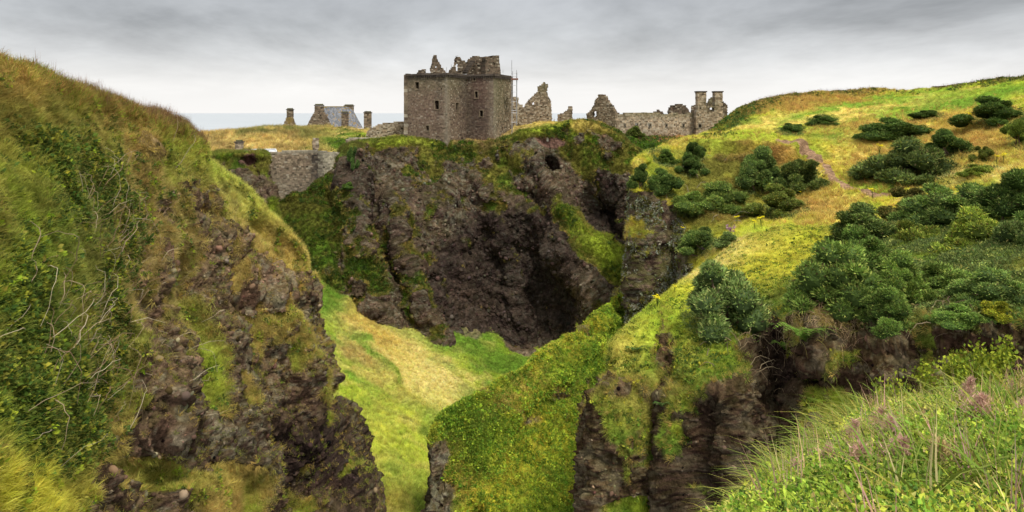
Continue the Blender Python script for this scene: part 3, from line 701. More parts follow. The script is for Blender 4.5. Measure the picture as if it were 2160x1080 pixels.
# ---- sea
def make_sea():
    m, n, l, b = new_mat('sea_water')
    tc = n.new('ShaderNodeTexCoord'); mp = n.new('ShaderNodeMapping')
    mp.inputs['Scale'].default_value = (0.004, 0.02, 1)
    l.new(tc.outputs['Object'], mp.inputs[0])
    nz = n.new('ShaderNodeTexNoise'); nz.inputs['Scale'].default_value = 1.0; nz.inputs['Detail'].default_value = 8
    l.new(mp.outputs[0], nz.inputs['Vector'])
    rp = n.new('ShaderNodeValToRGB')
    rp.color_ramp.elements[0].position = .35; rp.color_ramp.elements[0].color = (.33, .36, .375, 1)
    rp.color_ramp.elements[1].position = .65; rp.color_ramp.elements[1].color = (.40, .42, .43, 1)
    l.new(nz.outputs['Fac'], rp.inputs[0]); l.new(rp.outputs[0], b.inputs['Base Color'])
    b.inputs['Roughness'].default_value = .5
    n3 = n.new('ShaderNodeTexNoise'); n3.inputs['Scale'].default_value = .25; n3.inputs['Detail'].default_value = 6
    l.new(tc.outputs['Object'], n3.inputs['Vector'])
    bp = n.new('ShaderNodeBump'); bp.inputs['Strength'].default_value = .6; bp.inputs['Distance'].default_value = 1.0
    l.new(n3.outputs['Fac'], bp.inputs['Height']); l.new(bp.outputs[0], b.inputs['Normal'])
    V = [(-60000, -3000, 0), (60000, -3000, 0), (60000, 90000, 0), (-60000, 90000, 0)]
    tag(obj('sea', mesh_np('sea', V, [(0, 1, 2, 3)], m)), kind='structure')
make_sea()

# depth of the terrain seen from the camera, to skip plants that could never be seen
ZB = np.full((110, 220), 1e9)
for p in PATCH.values():
    ix = np.floor(p.px / 10).astype(int); iy = np.floor(p.py / 10).astype(int)
    ok = (ix >= 0) & (ix < 220) & (iy >= 0) & (iy < 110) & (p.d > 1)
    np.minimum.at(ZB, (iy[ok], ix[ok]), p.d[ok])
ZM = ZB.copy()
for a in (-2, -1, 0, 1, 2):
    for b in (-2, -1, 0, 1, 2):
        ZM = np.maximum(ZM, np.where(np.roll(np.roll(ZB, a, 0), b, 1) > 1e8, 0, np.roll(np.roll(ZB, a, 0), b, 1)))
        sky = np.roll(np.roll(ZB, a, 0), b, 1) > 1e8
        ZM = np.where(sky, 1e9, ZM)
def seen(P, margin=60):
    px, py, d = project(P)
    ix = np.clip(np.floor(px / 10).astype(int), 0, 219); iy = np.clip(np.floor(py / 10).astype(int), 0, 109)
    inside = (px > -margin) & (px < 2160 + margin) & (py > -80) & (py < 1080 + margin + 60) & (d > .5)
    return inside & (d < ZM[iy, ix] * 1.02 + 1.0)
def surf(name, px, py):
    """point on a terrain sheet as met by the line of sight through a picture position"""
    p = PATCH[name]
    dist = np.hypot(p.px - px, p.py - py)
    m = dist < max(4.0, dist.min() + 1.5)
    dd = np.where(m, p.d, 1e9)
    k = np.unravel_index(np.argmin(dd), dd.shape)
    return p.P[k], p.N[k]

# ------------------------------------------------------------------ masonry
STONE, STONE_P, STONE_D, STONE_L = A_(.168, .130, .088), A_(.165, .112, .080), A_(.062, .050, .040), A_(.33, .29, .22)
class Wall:
    """vertical wall plane through two plan points; pictures positions are met with that plane to give (along, height)"""
    def __init__(s, A, B):
        s.A, s.B = np.array(A, float), np.array(B, float)
        v = s.B - s.A; s.len = np.hypot(*v); s.u = v / s.len
        s.n = np.array((s.u[1], -s.u[0]))
        if s.n @ s.A > 0: s.n = -s.n                 # towards the camera
    def hit(s, px, py):
        rx = (px - 1080) / F
        # A + k u = t (rx, 1)
        M = np.array([[s.u[0], -rx], [s.u[1], -1.0]])
        k, t = np.linalg.solve(M, -s.A)
        return k, EYE - t * (py - HOR) / F
def plan(px, d): return ((px - 1080) / F * d, d)
def scan(polys, z):
    xs = []
    for poly in polys:
        n = len(poly)
        for i in range(n):
            (s0, z0), (s1, z1) = poly[i], poly[(i + 1) % n]
            if (z0 > z) != (z1 > z): xs.append(s0 + (z - z0) * (s1 - s0) / (z1 - z0))
    xs.sort()
    return [(xs[i], xs[i + 1]) for i in range(0, len(xs) - 1, 2)]
def stones(w, outline, holes=(), thick=0.9, hgt=(.22, .36), wid=(.25, .62), base=STONE, var=.45, rough=.07, jag=.0, tint=None, pale=.12, seed=0):
    """courses of single stones laid between the outline's edges; returns vertices, quads, colours"""
    rng = np.random.default_rng(seed + 11)
    polys = [outline] + list(holes)
    zs = [p[1] for p in outline]; z, top = min(zs), max(zs)
    V, Q, Cc = [], [], []
    while z < top - .05:
        h = min(rng.uniform(*hgt), top - z)
        for (a, b) in scan(polys, z + h * .5):
            a += rng.uniform(-jag, jag); b += rng.uniform(-jag, jag)
            x = a
            while x < b - .02:
                k = rng.uniform(*wid)
                if x + k > b - .15: k = b - x
                f = rng.uniform(0, rough); bk = thick + rng.uniform(0, rough)
                j = len(V)
                for (sx, sz) in ((x, z), (x + k, z), (x + k, z + h), (x, z + h)):
                    jx, jz = rng.uniform(-.02, .02), 0
                    p = w.A + w.u * (sx + jx)
                    V.append((p[0] + w.n[0] * f, p[1] + w.n[1] * f, sz))
                for (sx, sz) in ((x, z), (x + k, z), (x + k, z + h), (x, z + h)):
                    p = w.A + w.u * sx
                    V.append((p[0] - w.n[0] * bk, p[1] - w.n[1] * bk, sz))
                Q += [(j, j+1, j+2, j+3), (j+5, j+4, j+7, j+6), (j+4, j, j+3, j+7), (j+1, j+5, j+6, j+2), (j+3, j+2, j+6, j+7), (j+4, j+5, j+1, j)]
                c = base * (1 + rng.normal(0, var * .7))
                r = rng.random()
                if r < pale: c = c * .4 + STONE_L * .8
                elif r < .3: c = c * .6 + STONE_P * .45
                if tint is not None: c = tint(x + k / 2, z + h / 2, c, rng)
                Cc += [np.clip(c, .01, .8)] * 8
                x += k
        z += h
    return np.array(V), np.array(Q), np.array(Cc)
class Build:
    def __init__(s): s.V, s.Q, s.C, s.n = [], [], [], 0
    def add(s, V, Q, C):
        if len(V) == 0: return
        s.V.append(np.asarray(V, float)); s.Q.append(np.asarray(Q) + s.n); s.C.append(np.asarray(C, float)); s.n += len(V)
    def box(s, lo, hi, col, w=None):
        """axis box, or along a wall: lo/hi = (along, out, z)"""
        pts = [(x, y, z) for z in (lo[2], hi[2]) for (x, y) in ((lo[0], lo[1]), (hi[0], lo[1]), (hi[0], hi[1]), (lo[0], hi[1]))]
        if w is not None: pts = [(*(w.A + w.u * p[0] + w.n * p[1]), p[2]) for p in pts]
        s.add(pts, [(0,3,2,1), (4,5,6,7), (0,1,5,4), (1,2,6,5), (2,3,7,6), (3,0,4,7)], [col] * 8)
    def tube(s, a, b, r, col, k=6, r2=None):
        a, b = np.array(a, float), np.array(b, float); r2 = r if r2 is None else r2
        t = b - a; t /= np.linalg.norm(t) + 1e-9
        u = np.cross(t, (0, 0, 1) if abs(t[2]) < .9 else (1, 0, 0)); u /= np.linalg.norm(u); v = np.cross(t, u)
        an = np.arange(k) * 2 * math.pi / k
        ring = np.cos(an)[:, None] * u + np.sin(an)[:, None] * v
        V = np.concatenate([a + ring * r, b + ring * r2, [b]])
        Q = [(i, (i + 1) % k, k + (i + 1) % k, k + i) for i in range(k)] + [(k + i, k + (i + 1) % k, 2 * k, 2 * k) for i in range(k)]
        s.add(V, Q, [col] * len(V))
    def mesh(s, name, mat, smooth=False):
        V, Q, C = np.concatenate(s.V), np.concatenate(s.Q), np.concatenate(s.C)
        me = bpy.data.meshes.new(name)
        me.from_pydata(V.tolist(), [], [tuple(dict.fromkeys(q)) for q in Q.tolist()])
        at = me.attributes.new('col', 'FLOAT_COLOR', 'POINT')
        at.data.foreach_set('color', np.concatenate([C, np.ones((len(C), 1))], 1).astype(np.float32).ravel())
        me.materials.append(mat)
        if smooth: me.polygons.foreach_set('use_smooth', [True] * len(me.polygons))
        me.update()
        return me
def local(me, loc):
    me.transform(Matrix.Translation(-Vector(loc))); return me
def part(root, name, bld, mat=None, parent=None):
    me = bld.mesh(name, mat or M_STONE)
    local(me, root.location)
    o = obj(name, me, root)
    if parent is not None: o.parent = parent; 
    return o
def win_frame(root, w, hole, col=STONE * 1.15, depth=.5):
    """dressed stone surround of an opening"""
    s0, s1 = min(p[0] for p in hole), max(p[0] for p in hole); z0, z1 = min(p[1] for p in hole), max(p[1] for p in hole)
    t = .16; b = Build()
    V = []
    for o_ in (.09, -.3):
        for (sx, sz) in ((s0 - t, z0 - .02), (s1 + t, z0 - .02), (s1 + t, z1 + .2), (s0 - t, z1 + .2), (s0 + .01, z0 + .01), (s1 - .01, z0 + .01), (s1 - .01, z1 - .01), (s0 + .01, z1 - .01)):
            V.append((*(w.A + w.u * sx + w.n * o_), sz))
    Q = []
    for i in range(4):
        j = (i + 1) % 4
        Q += [(i, j, 4 + j, 4 + i), (8 + i, 12 + i, 12 + j, 8 + j), (i, 8 + i, 8 + j, j), (4 + i, 4 + j, 12 + j, 12 + i)]
    b.add(V, Q, [col * .9] * 16)
    fr = part(root, 'window', b)
    b = Build(); b.box((s0 - t - .05, -.28, z0 - .14), (s1 + t + .05, .13, z0 - .021), col, w); part(root, 'sill', b, parent=fr)
def rect_px(w, x0, y0, x1, y1): return [w.hit(x0, y1), w.hit(x1, y1), w.hit(x1, y0), w.hit(x0, y0)]
def poly_px(w, pts): return [w.hit(*p) for p in pts]
def streak(base_dark, spots, w):
    """stains, lichen, dark patches and shade painted into corners, given as picture blobs on this wall"""
    sp = [(*w.hit(cx_, cy_), rx, rz, c, st) for (cx_, cy_, rx, rz, c, st) in spots]
    def f(s, z, c, rng):
        for (s0, z0, rx, rz, col, st) in sp:
            k = st * math.exp(-((s - s0) / rx) ** 2 - ((z - z0) / rz) ** 2) * rng.uniform(.6, 1.3)
            k = min(1, k); c = c * (1 - k) + col * k
        return c
    return f

# ---- the keep
th = R(25); D0 = 143.0
u1 = np.array((math.cos(th), -math.sin(th))); u2 = np.array((math.sin(th), math.cos(th)))
def on_ray(p, u, px):      # travel from p along u until the line of sight through px
    rx = (px - 1080) / F
    k = (rx * p[1] - p[0]) / (u[0] - rx * u[1]); return p + u * k
kA = np.array(plan(860, D0)); kB = on_ray(kA, u1, 944); kC = on_ray(kB, u2, 984); kD = on_ray(kC, u1, 1041); kE = on_ray(kD, u2, 1078)
lenBC = np.linalg.norm(kC - kB)
kF = kE - u1 * 6.0; kG = kA + u2 * (lenBC + 7.0)
zb = 47.5
keep = empty('castle_keep', (kB[0], kB[1], zb))
tag(keep, 'tall square brown stone keep with corbelled parapet and ruined gables at castle edge', 'castle tower')
ktop = 156
BROWNISH, WARM, DARKS, GREENS, PALES = A_(.125, .095, .07), A_(.165, .105, .08), A_(.055, .045, .038), A_(.13, .125, .06), A_(.30, .27, .20)
kw = []
for nm, a, b, holes, spots, sd in (
        ('west', kA, kB, [(876, 173, 884, 188), (917, 212, 926, 231), (930, 184, 932, 189), (899, 265, 905, 276), (899, 290, 905, 300)],
            [(890, 175, 9, 2.2, GREENS, .45), (900, 235, 9, 6, WARM, .6), (862, 200, .8, 14, BROWNISH, .4), (943, 240, .7, 20, PALES, .45), (880, 160, 9, 1, DARKS, .5), (925, 205, .7, 6, DARKS, .35)], 1),
        ('south', kB, kC, [(961, 217, 967, 237)], [(945, 240, .8, 20, PALES, .45), (960, 170, 8, 3, GREENS, .4), (982, 210, 3.2, 12, DARKS, .65), (965, 250, 8, 6, WARM, .3)], 2),  # the tall DARKS blob paints shade into the re-entrant corner
        ('wing_west', kC, kD, [(998, 164, 1003, 170), (1002, 193, 1008, 207), (1012, 233, 1019, 246)], [(1010, 190, 2.6, 14, A_(.085, .045, .04), .75), (1012, 255, 2.8, 4, DARKS, .6), (1040, 240, 1.2, 20, PALES, .35), (1030, 200, 2.5, 9, WARM, .35), (986, 230, 1.5, 14, DARKS, .35)], 3),  # last DARKS blob paints shade on this side of the re-entrant corner
        ('wing_south', kD, kE, [(1058, 267, 1061, 276)], [(1042, 240, 1.4, 20, PALES, .4), (1050, 190, 5, 6, GREENS, .5)], 4)):
    w = Wall(a, b); w.inner = 1.1
    zt = w.hit((a[0] / a[1] + b[0] / b[1]) / 2 * F + 1080, ktop)[1]
    zt = 63.75
    ol = [(0.02, zb), (w.len - .02, zb), (w.len - .02, zt), (0.02, zt)]
    hl = [rect_px(w, *h) for h in holes]
    bl = Build(); bl.add(*stones(w, ol, hl, 1.1, base=STONE * 1.02, rough=.075, tint=streak(0, spots, w), seed=sd))
    part(keep, 'wall', bl)
    for h, q in zip(holes, hl):
        if (h[2] - h[0]) > 4: win_frame(keep, w, q)
    kw.append(w)
    # corbel course and parapet slab
    bl = Build(); k = .15
    rr = np.random.default_rng(sd)
    while k < w.len - .2:
        if rr.random() > .08: bl.box((k, -.2, zt - .75), (k + .26, .26 + .06 * rr.random(), zt - .32), STONE_D * rr.uniform(.7, 1.2), w)
        k += .48
    part(keep, 'corbels', bl)['kind'] = 'stuff'
    bl = Build(); ext = .34
    x = -ext if nm in ('west', 'wing_west') else -.0
    xe = w.len + (ext if nm in ('west', 'wing_west') else 0)
    if nm == 'wing_south': xe = w.len + ext
    while x < xe - .05:
        k = min(rr.uniform(.6, 1.3), xe - x)
        bl.box((x, -.9, zt - .31), (x + k, ext + rr.uniform(-.05, .03) - (.02 if 'south' in nm else 0), zt + rr.uniform(-.02, .16)), STONE_D * rr.uniform(.9, 1.6), w)
        x += k
    part(keep, 'parapet', bl)
bl = Build()
for a, b in ((kE, kF), (kF, kG), (kG, kA)):
    w = Wall(a, b)
    bl.add(*stones(w, [(.02, zb), (w.len - .02, zb), (w.len - .02, 63.7), (.02, 63.7)], [], .9, (.6, .8), (.9, 1.6), seed=9))
part(keep, 'wall', bl)
bl = Build()      # unseen slab added over the roofless tower, keeps its window openings dark
pts = [kA, kB, kC, kD, kE, kF, kG]
V = [(*(p * .999 + np.array((0, .05))), 62.6) for p in pts]
me = bpy.data.meshes.new('light_stop_slab'); me.from_pydata([tuple(v) for v in V], [], [(6, 0, 1, 2), (2, 3, 4, 5), (2, 5, 6)]); me.materials.append(M_WOOD)
obj('light_stop_slab', local(me, keep.location), keep)
def ruin_wall(root, name, x0, d0, x1, d1, outline, holes=(), thick=.8, base=STONE, seed=0, jag=.1, pale=.08, spots=(), hgt=(.22, .36), wid=(.25, .62), rough=.07):
    w = Wall(plan(x0, d0), plan(x1, d1))
    bl = Build()
    bl.add(*stones(w, poly_px(w, outline), [poly_px(w, h) for h in holes], thick, hgt, wid, base=base, rough=rough, jag=jag, pale=pale, seed=seed, tint=streak(0, spots, w) if spots else None))
    return part(root, name, bl), w
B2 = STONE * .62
ruin_wall(keep, 'gable', 900, 147, 945, 147, [(907, 156), (908, 140), (911, 130), (911, 122), (915, 117), (920, 116), (922, 119), (922, 127), (925, 131), (929, 138), (934, 145), (939, 152), (939, 156)], [[(917, 140), (920, 140), (920, 145), (917, 145)]], base=B2, seed=21, jag=.14)
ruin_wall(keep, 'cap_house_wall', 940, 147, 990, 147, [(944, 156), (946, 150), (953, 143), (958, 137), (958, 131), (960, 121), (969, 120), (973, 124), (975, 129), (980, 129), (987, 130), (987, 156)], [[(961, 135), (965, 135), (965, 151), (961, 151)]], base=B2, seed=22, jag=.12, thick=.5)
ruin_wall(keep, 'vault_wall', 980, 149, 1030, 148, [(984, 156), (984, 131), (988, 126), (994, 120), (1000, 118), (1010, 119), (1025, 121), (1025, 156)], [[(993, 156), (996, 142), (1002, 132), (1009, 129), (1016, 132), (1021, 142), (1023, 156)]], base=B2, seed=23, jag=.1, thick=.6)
ruin_wall(keep, 'dark_backing', 980, 152, 1030, 152, [(985, 158), (987, 126), (1000, 120), (1028, 121), (1028, 158)], [], base=B2 * .7, seed=24, jag=.1, thick=.6)  # darkened wall added behind the arch so the opening stays dark
ruin_wall(keep, 'chimney_block', 1020, 146.5, 1060, 148.5, [(1024, 157), (1024, 118), (1032, 118), (1033, 121), (1039, 121), (1040, 117), (1053, 117), (1053, 128), (1055, 140), (1056, 157)], [[(1041, 131), (1043, 131), (1043, 140), (1041, 140)]], base=B2 * 1.05, seed=25, jag=.06, thick=2.2)
st = Build()       # crow steps leading up over the vault
w = Wall(plan(970, 146.4), plan(1000, 146.4))
for k in range(7):
    x, y = 976 + 2.6 * k, 152 - 3.6 * k
    s0, z0 = w.hit(x, y); s1, z1 = w.hit(x + 12 - k * .3, y - 3.0)
    st.box((s0, -.5, z0 + .03), (s1, .1 + .05 * (k % 2), z1), STONE_D * (.9 + .2 * (k % 3)), w)
part(keep, 'stair', st)
ruin_wall(keep, 'rubble', 876, 146, 902, 146, [(878, 156), (882, 149), (888, 147), (896, 146), (898, 150), (897, 156)], [], base=B2, seed=26, jag=.15, thick=1.0)
# thin lightning rods on the wall head
for x, y0, y1 in ((942, 152, 142), (952, 145, 136), (1061, 154, 147)):
    rd = Build()
    p0, p1 = px3(x, y0, 145), px3(x, y1, 145); rd.tube(p0, p1, .04, A_(.1, .1, .1), 5)
    part(keep, 'rod', rd, M_STEEL)

# gull on the wall head
def gull(px_, py_, d, label):
    p = px3(px_, py_, d)
    g = empty('gull', p); tag(g, label, 'bird')
    V, Q = [], []
    prof = [(-.30, .01, .04), (-.22, .05, .05), (-.08, .10, .07), (.06, .10, .09), (.15, .06, .13), (.20, .055, .18), (.27, .05, .20), (.31, .015, .19), (.37, .006, .185)]
    k = 8
    for (x, r, z) in prof:
        for i in range(k):
            a = 2 * math.pi * i / k; V.append((x, r * .8 * math.cos(a), z + r * math.sin(a)))
    for j in range(len(prof) - 1):
        for i in range(k): Q.append((j*k+i, j*k+(i+1)%k, (j+1)*k+(i+1)%k, (j+1)*k+i))
    obj('body', mesh_np('body', V, Q, M_BIRD), g)
    b = Build()
    for s in (-.03, .03):
        b = Build(); b.tube((0, s, -.12), (0, s, .03), .012, A_(.4, .3, .1), 5)
        obj('leg', b.mesh('leg', M_WOOD), g)
gull(963, 119.2, 146.7, 'grey gull perched on the ruined cap house of the keep')

# ---- scaffold beside the keep
sc = empty('scaffold_tower', px3(1085, 285, 146)); tag(sc, 'narrow steel tube scaffold tower standing against the right side of the keep', 'scaffold')
def zpx(py, d): return EYE - d * (py - HOR) / F
for x, d, y0, y1 in ((1079.5, 145.3, 290, 127), (1089.5, 145.3, 265, 148), (1081.5, 147.0, 285, 150), (1090.5, 147.0, 262, 152)):
    b = Build(); b.tube((*plan(x, d), zpx(y0, d)), (*plan(x, d), zpx(y1, d)), .055, A_(.4, .4, .4), 6); part(sc, 'standard', b, M_STEEL)
for y in (154, 161, 180, 194, 214, 233, 238, 258):
    b = Build()
    b.tube((*plan(1078.5, 145.2), zpx(y, 145.2)), (*plan(1090.5, 145.2), zpx(y, 145.2)), .05, A_(.4, .4, .4), 5)
    part(sc, 'ledger', b, M_STEEL)
b = Build(); p0, p1 = plan(1078, 145), plan(1093, 145)
b.box((p0[0], 145.0, zpx(168, 145)), (p1[0], 147.2, zpx(165, 145)), A_(.2, .1, .07)); part(sc, 'platform', b, M_BOARD)

def thing(name, label, cat, px_, py_, d, group=None):
    t = empty(name, px3(px_, py_, d)); tag(t, label, cat, group); return t
# ---- ruins right of the keep
t = thing('ruined_gable', 'jagged pointed gable ruin with tall broken peak right of the scaffold', 'ruin', 1135, 262, 168)
ruin_wall(t, 'wall', 1100, 168, 1168, 167, [(1101, 270), (1104, 226), (1110, 218), (1114, 210), (1122, 204), (1128, 198), (1133, 194), (1134, 184), (1139, 180), (1144, 178), (1147, 173), (1151, 176), (1155, 178), (1155, 188), (1153, 196), (1158, 206), (1162, 213), (1162, 228), (1164, 246), (1165, 270)], [[(1123, 216), (1126, 216), (1126, 221), (1123, 221)]], base=STONE * 1.15, seed=31, jag=.15, pale=.25, spots=[(1148, 182, 2, 2, GREENS * .8, .6)])
t = thing('broken_wall', 'low broken pale wall with stepped top behind the scaffold', 'ruin', 1095, 262, 165)
ruin_wall(t, 'wall', 1078, 165, 1110, 164, [(1076, 268), (1076, 204), (1088, 204), (1092, 207), (1092, 219), (1100, 220), (1102, 227), (1106, 238), (1109, 246), (1109, 268)], [[(1079, 217), (1083, 217), (1083, 222), (1079, 222)]], base=STONE * 1.3, seed=32, jag=.12, pale=.45)
t = thing('wall_fragment', 'small low wall fragment with a square post end left of the right range', 'ruin', 1192, 258, 165)
ruin_wall(t, 'wall', 1175, 165, 1210, 165, [(1176, 265), (1177, 242), (1183, 239), (1190, 237), (1195, 233), (1199, 230), (1199, 224), (1207.5, 224), (1207.5, 265)], [], base=STONE * 1.0, seed=33, jag=.08)
# ---- right hand range
rg = thing('ruined_range', 'long roofless stone range with pointed left gable and twin square chimneys', 'ruin', 1380, 280, 166)
GRN = [(1400, 240, 14, .8, GREENS, .6), (1480, 215, 3, 4, GREENS * .8, .3)]
ruin_wall(rg, 'gable', 1236, 168, 1300, 162, [(1237, 285), (1237, 239), (1243, 236), (1248, 229), (1253, 221), (1254, 211), (1260, 206), (1262, 199), (1267, 199), (1275, 201), (1279, 208), (1285, 217), (1291, 224), (1296, 234), (1300, 240), (1302, 300), (1255, 300)], [[(1249.5, 235), (1257.5, 235), (1257.5, 246.5), (1249.5, 246.5)]], base=STONE * 1.1, seed=34, jag=.14, pale=.15)
HL = [(1316.5, 262, 1319.5, 267.5), (1341, 261, 1345, 268), (1368.5, 262, 1373, 268), (1404, 262, 1407, 268), (1439.5, 262, 1443, 268), (1474, 261.5, 1479, 269), (1510.5, 261.5, 1514.5, 269)]
o, w = ruin_wall(rg, 'long_wall', 1300, 162, 1470, 168, [(1299, 300), (1299, 240), (1306, 239), (1312, 241), (1318, 239), (1326, 238), (1332, 237.5), (1345, 239), (1358, 237), (1370, 237.5), (1378, 238), (1384, 237), (1396, 240), (1412, 241), (1418, 238), (1440, 240), (1450, 239), (1460, 238), (1472, 237), (1472, 300)], [[(a, b), (c, b), (c, d_), (a, d_)] for a, b, c, d_ in HL[:5]], base=STONE * 1.75, seed=35, jag=.1, pale=.3, spots=GRN)
for h in HL[:5]: win_frame(rg, w, rect_px(w, *h), STONE_L * .6)
o, w = ruin_wall(rg, 'chimney_wall', 1468, 165.5, 1527, 165.5, [(1468, 300), (1468, 238), (1472, 230), (1471, 194), (1490, 194), (1490, 228), (1508, 228), (1508, 194), (1524.5, 194), (1525, 300)], [[(1492, 225), (1507, 225), (1507, 234), (1492, 234)], [(1474, 261.5), (1479, 261.5), (1479, 269), (1474, 269)], [(1510.5, 261.5), (1514.5, 261.5), (1514.5, 269), (1510.5, 269)]], base=STONE * 1.5, seed=36, jag=.03, pale=.2, thick=2.0, spots=[(1500, 222, 2.5, 1.6, GREENS, .5)])
for h in HL[5:]: win_frame(rg, w, rect_px(w, *h), STONE_L * .6)
for x0, x1 in ((1469.6, 1491.6), (1506.6, 1526)):
    s0, z0 = w.hit(x0, 194.5); s1, z1 = w.hit(x1, 192)
    bl = Build(); bl.box((s0, -2.2, z0), (s1, .16, z1), STONE_D * 1.1, w)
    part(rg, 'chimney_cap', bl)
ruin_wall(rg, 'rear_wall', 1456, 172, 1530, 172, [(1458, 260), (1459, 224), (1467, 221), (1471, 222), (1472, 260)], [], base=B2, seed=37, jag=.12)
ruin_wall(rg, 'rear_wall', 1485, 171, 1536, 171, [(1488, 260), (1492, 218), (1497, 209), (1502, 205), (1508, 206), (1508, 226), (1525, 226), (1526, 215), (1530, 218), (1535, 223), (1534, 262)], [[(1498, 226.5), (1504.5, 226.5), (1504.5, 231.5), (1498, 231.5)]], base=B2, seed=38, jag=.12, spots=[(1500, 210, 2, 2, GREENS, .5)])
t = thing('ruined_vault', 'rounded mossy ruin hump rising behind the long range wall', 'ruin', 1434, 245, 180)
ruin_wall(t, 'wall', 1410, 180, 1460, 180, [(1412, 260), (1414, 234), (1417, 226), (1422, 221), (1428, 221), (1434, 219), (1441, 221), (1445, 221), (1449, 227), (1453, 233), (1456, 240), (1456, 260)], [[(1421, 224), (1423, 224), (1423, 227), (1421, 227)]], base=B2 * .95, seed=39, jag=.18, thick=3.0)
t = thing('wall_stub', 'tiny broken stub on top of the range behind its middle', 'ruin', 1390, 245, 178)
ruin_wall(t, 'wall', 1375, 178, 1405, 178, [(1376, 255), (1380, 236), (1386, 234), (1387, 231), (1391, 231), (1392, 235), (1397, 236), (1400, 241), (1400, 255)], [], base=B2 * .9, seed=40, jag=.12)

# ---- buildings on the left
def chimney(name, label, x0, x1, ytop, ybot, d, parent=None, cap=1.0, seed=0, base=STONE, depth=1.2):
    t = parent or thing(name, label, 'chimney', (x0 + x1) / 2, ybot, d)
    w = Wall(plan(x0, d), plan(x1, d)); bl = Build()
    bl.add(*stones(w, [(0, zpx(ybot, d)), (w.len, zpx(ybot, d)), (w.len, zpx(ytop, d)), (0, zpx(ytop, d))], [], depth, base=base, jag=.02, seed=seed))
    p = part(t, 'chimney' if parent else 'shaft', bl)
    bl = Build(); zt = zpx(ytop, d)
    bl.box((-.14, -depth - .14, zt), (w.len + .14, .16, zt + .22), STONE_D * 1.3, w)
    bl.box((.1, -depth + .1, zt + .22), (w.len - .1, -.1, zt + .5), GREENS * .9, w)
    part(t, 'cap', bl, parent=p)
    return t
t = thing('chimney_gable', 'small crow-stepped gable topped by one chimney, left of the slate house', 'ruin', 609, 275, 188)
ruin_wall(t, 'gable', 590, 188, 628, 188, [(592, 278), (593, 271), (596, 266), (599, 259), (602, 253), (604.5, 247), (616, 247), (619, 253), (621, 260), (624, 266), (626, 272), (626, 278)], [], base=STONE * .95, seed=41, jag=.12, spots=[(611, 252, 1, 1.5, A_(.25, .17, .04), .8)])
chimney('', '', 604.5, 616.5, 232, 248, 188, t, seed=42, base=STONE * .9)
hs = thing('slate_house', 'stone house with steep grey slate roof and chimneys at both gable ends', 'house', 710, 275, 190)
ruin_wall(hs, 'gable', 640, 188, 700, 186, [(644, 285), (646, 268), (650, 260), (655, 250), (660, 241), (663, 236), (681, 236), (686, 244), (690, 252), (694, 260), (696, 270), (696, 285)], [], base=STONE * 1.0, seed=43, jag=.06)
roof = Build()
p_tl, p_tr, p_br, p_bl = px3(680, 225.5, 191), px3(741, 225.5, 195), px3(766, 271, 190), px3(696, 271, 186)
nrow, ncol = 18, 34
for r_ in range(nrow):
    for c_ in range(ncol):
        def P_(u, v): return (p_tl * (1 - u) + p_tr * u) * (1 - v) + (p_bl * (1 - u) + p_br * u) * v
        off = .5 * (r_ % 2)
        u0, u1_ = (c_ + off) / ncol, min(1, (c_ + 1 + off) / ncol)
        if u0 >= 1: continue
        v0, v1 = r_ / nrow, (r_ + 1.06) / nrow
        lift = np.array((0, -.02, .05))
        q = [P_(u0, v0), P_(u1_, v0), P_(u1_, v1) + lift, P_(u0, v1) + lift]
        col = A_(.13, .135, .145) * random.uniform(.65, 1.45)
        if random.random() < .10 + .35 * max(0, u0 - .7): col = A_(.26, .17, .05) * random.uniform(.6, 1.2)
        dn = np.array((0, .02, -.06))
        roof.add(q + [p + dn for p in q], [(0, 3, 2, 1), (4, 5, 6, 7), (3, 7, 6, 2), (0, 4, 7, 3), (1, 2, 6, 5)], [col] * 8)
rf = part(hs, 'roof', roof, M_SLATE)
rf['kind'] = 'stuff'; rf['label'] = 'grey slate roof slope spotted with orange lichen'
b = Build(); b.tube(p_tl + np.array((0, 0, .05)), p_tr + np.array((0, 0, .05)), .16, A_(.2, .16, .08), 6); part(hs, 'ridge', b)
b = Build(); b.tube(p_bl, p_br, .10, A_(.5, .5, .5), 6); part(hs, 'gutter', b, M_STEEL)
w = Wall(p_bl[:2] + np.array((0, .4)), p_br[:2] + np.array((0, .4)))
bl = Build(); bl.add(*stones(w, [(0, 48.5), (w.len, 48.5), (w.len, p_bl[2]), (0, p_bl[2])], [], .6, seed=44)); part(hs, 'wall', bl)
bl = Build(); back_l, back_r = px3(665, 271, 197), px3(766, 271, 199)
bl.add([p_tl, p_tr, back_r, back_l], [(0, 1, 2, 3)], [A_(.1, .12, .14)] * 4); part(hs, 'rear_roof', bl, M_SLATE)
chimney('', '', 663.5, 680.5, 223, 240, 188, hs, seed=45); chimney('', '', 726, 744.5, 224, 240, 194.4, hs, seed=46)
chimney('chimney_stack', 'slim brown chimney stack standing in front of the slate roof', 720, 733, 239, 275, 182, seed=47, base=STONE * .8)
chimney('chimney_stack', 'freestanding brown chimney stack right of the slate house', 767.5, 782, 238.5, 275, 182, seed=48, base=STONE * .9)
gull(771.5, 235.3, 182, 'small gull perched on the freestanding chimney stack')
chimney('chimney_stack', 'short pale chimney by itself at the left end above the gate wall', 495.5, 508.5, 301, 322, 131, seed=49, base=STONE * 1.35)
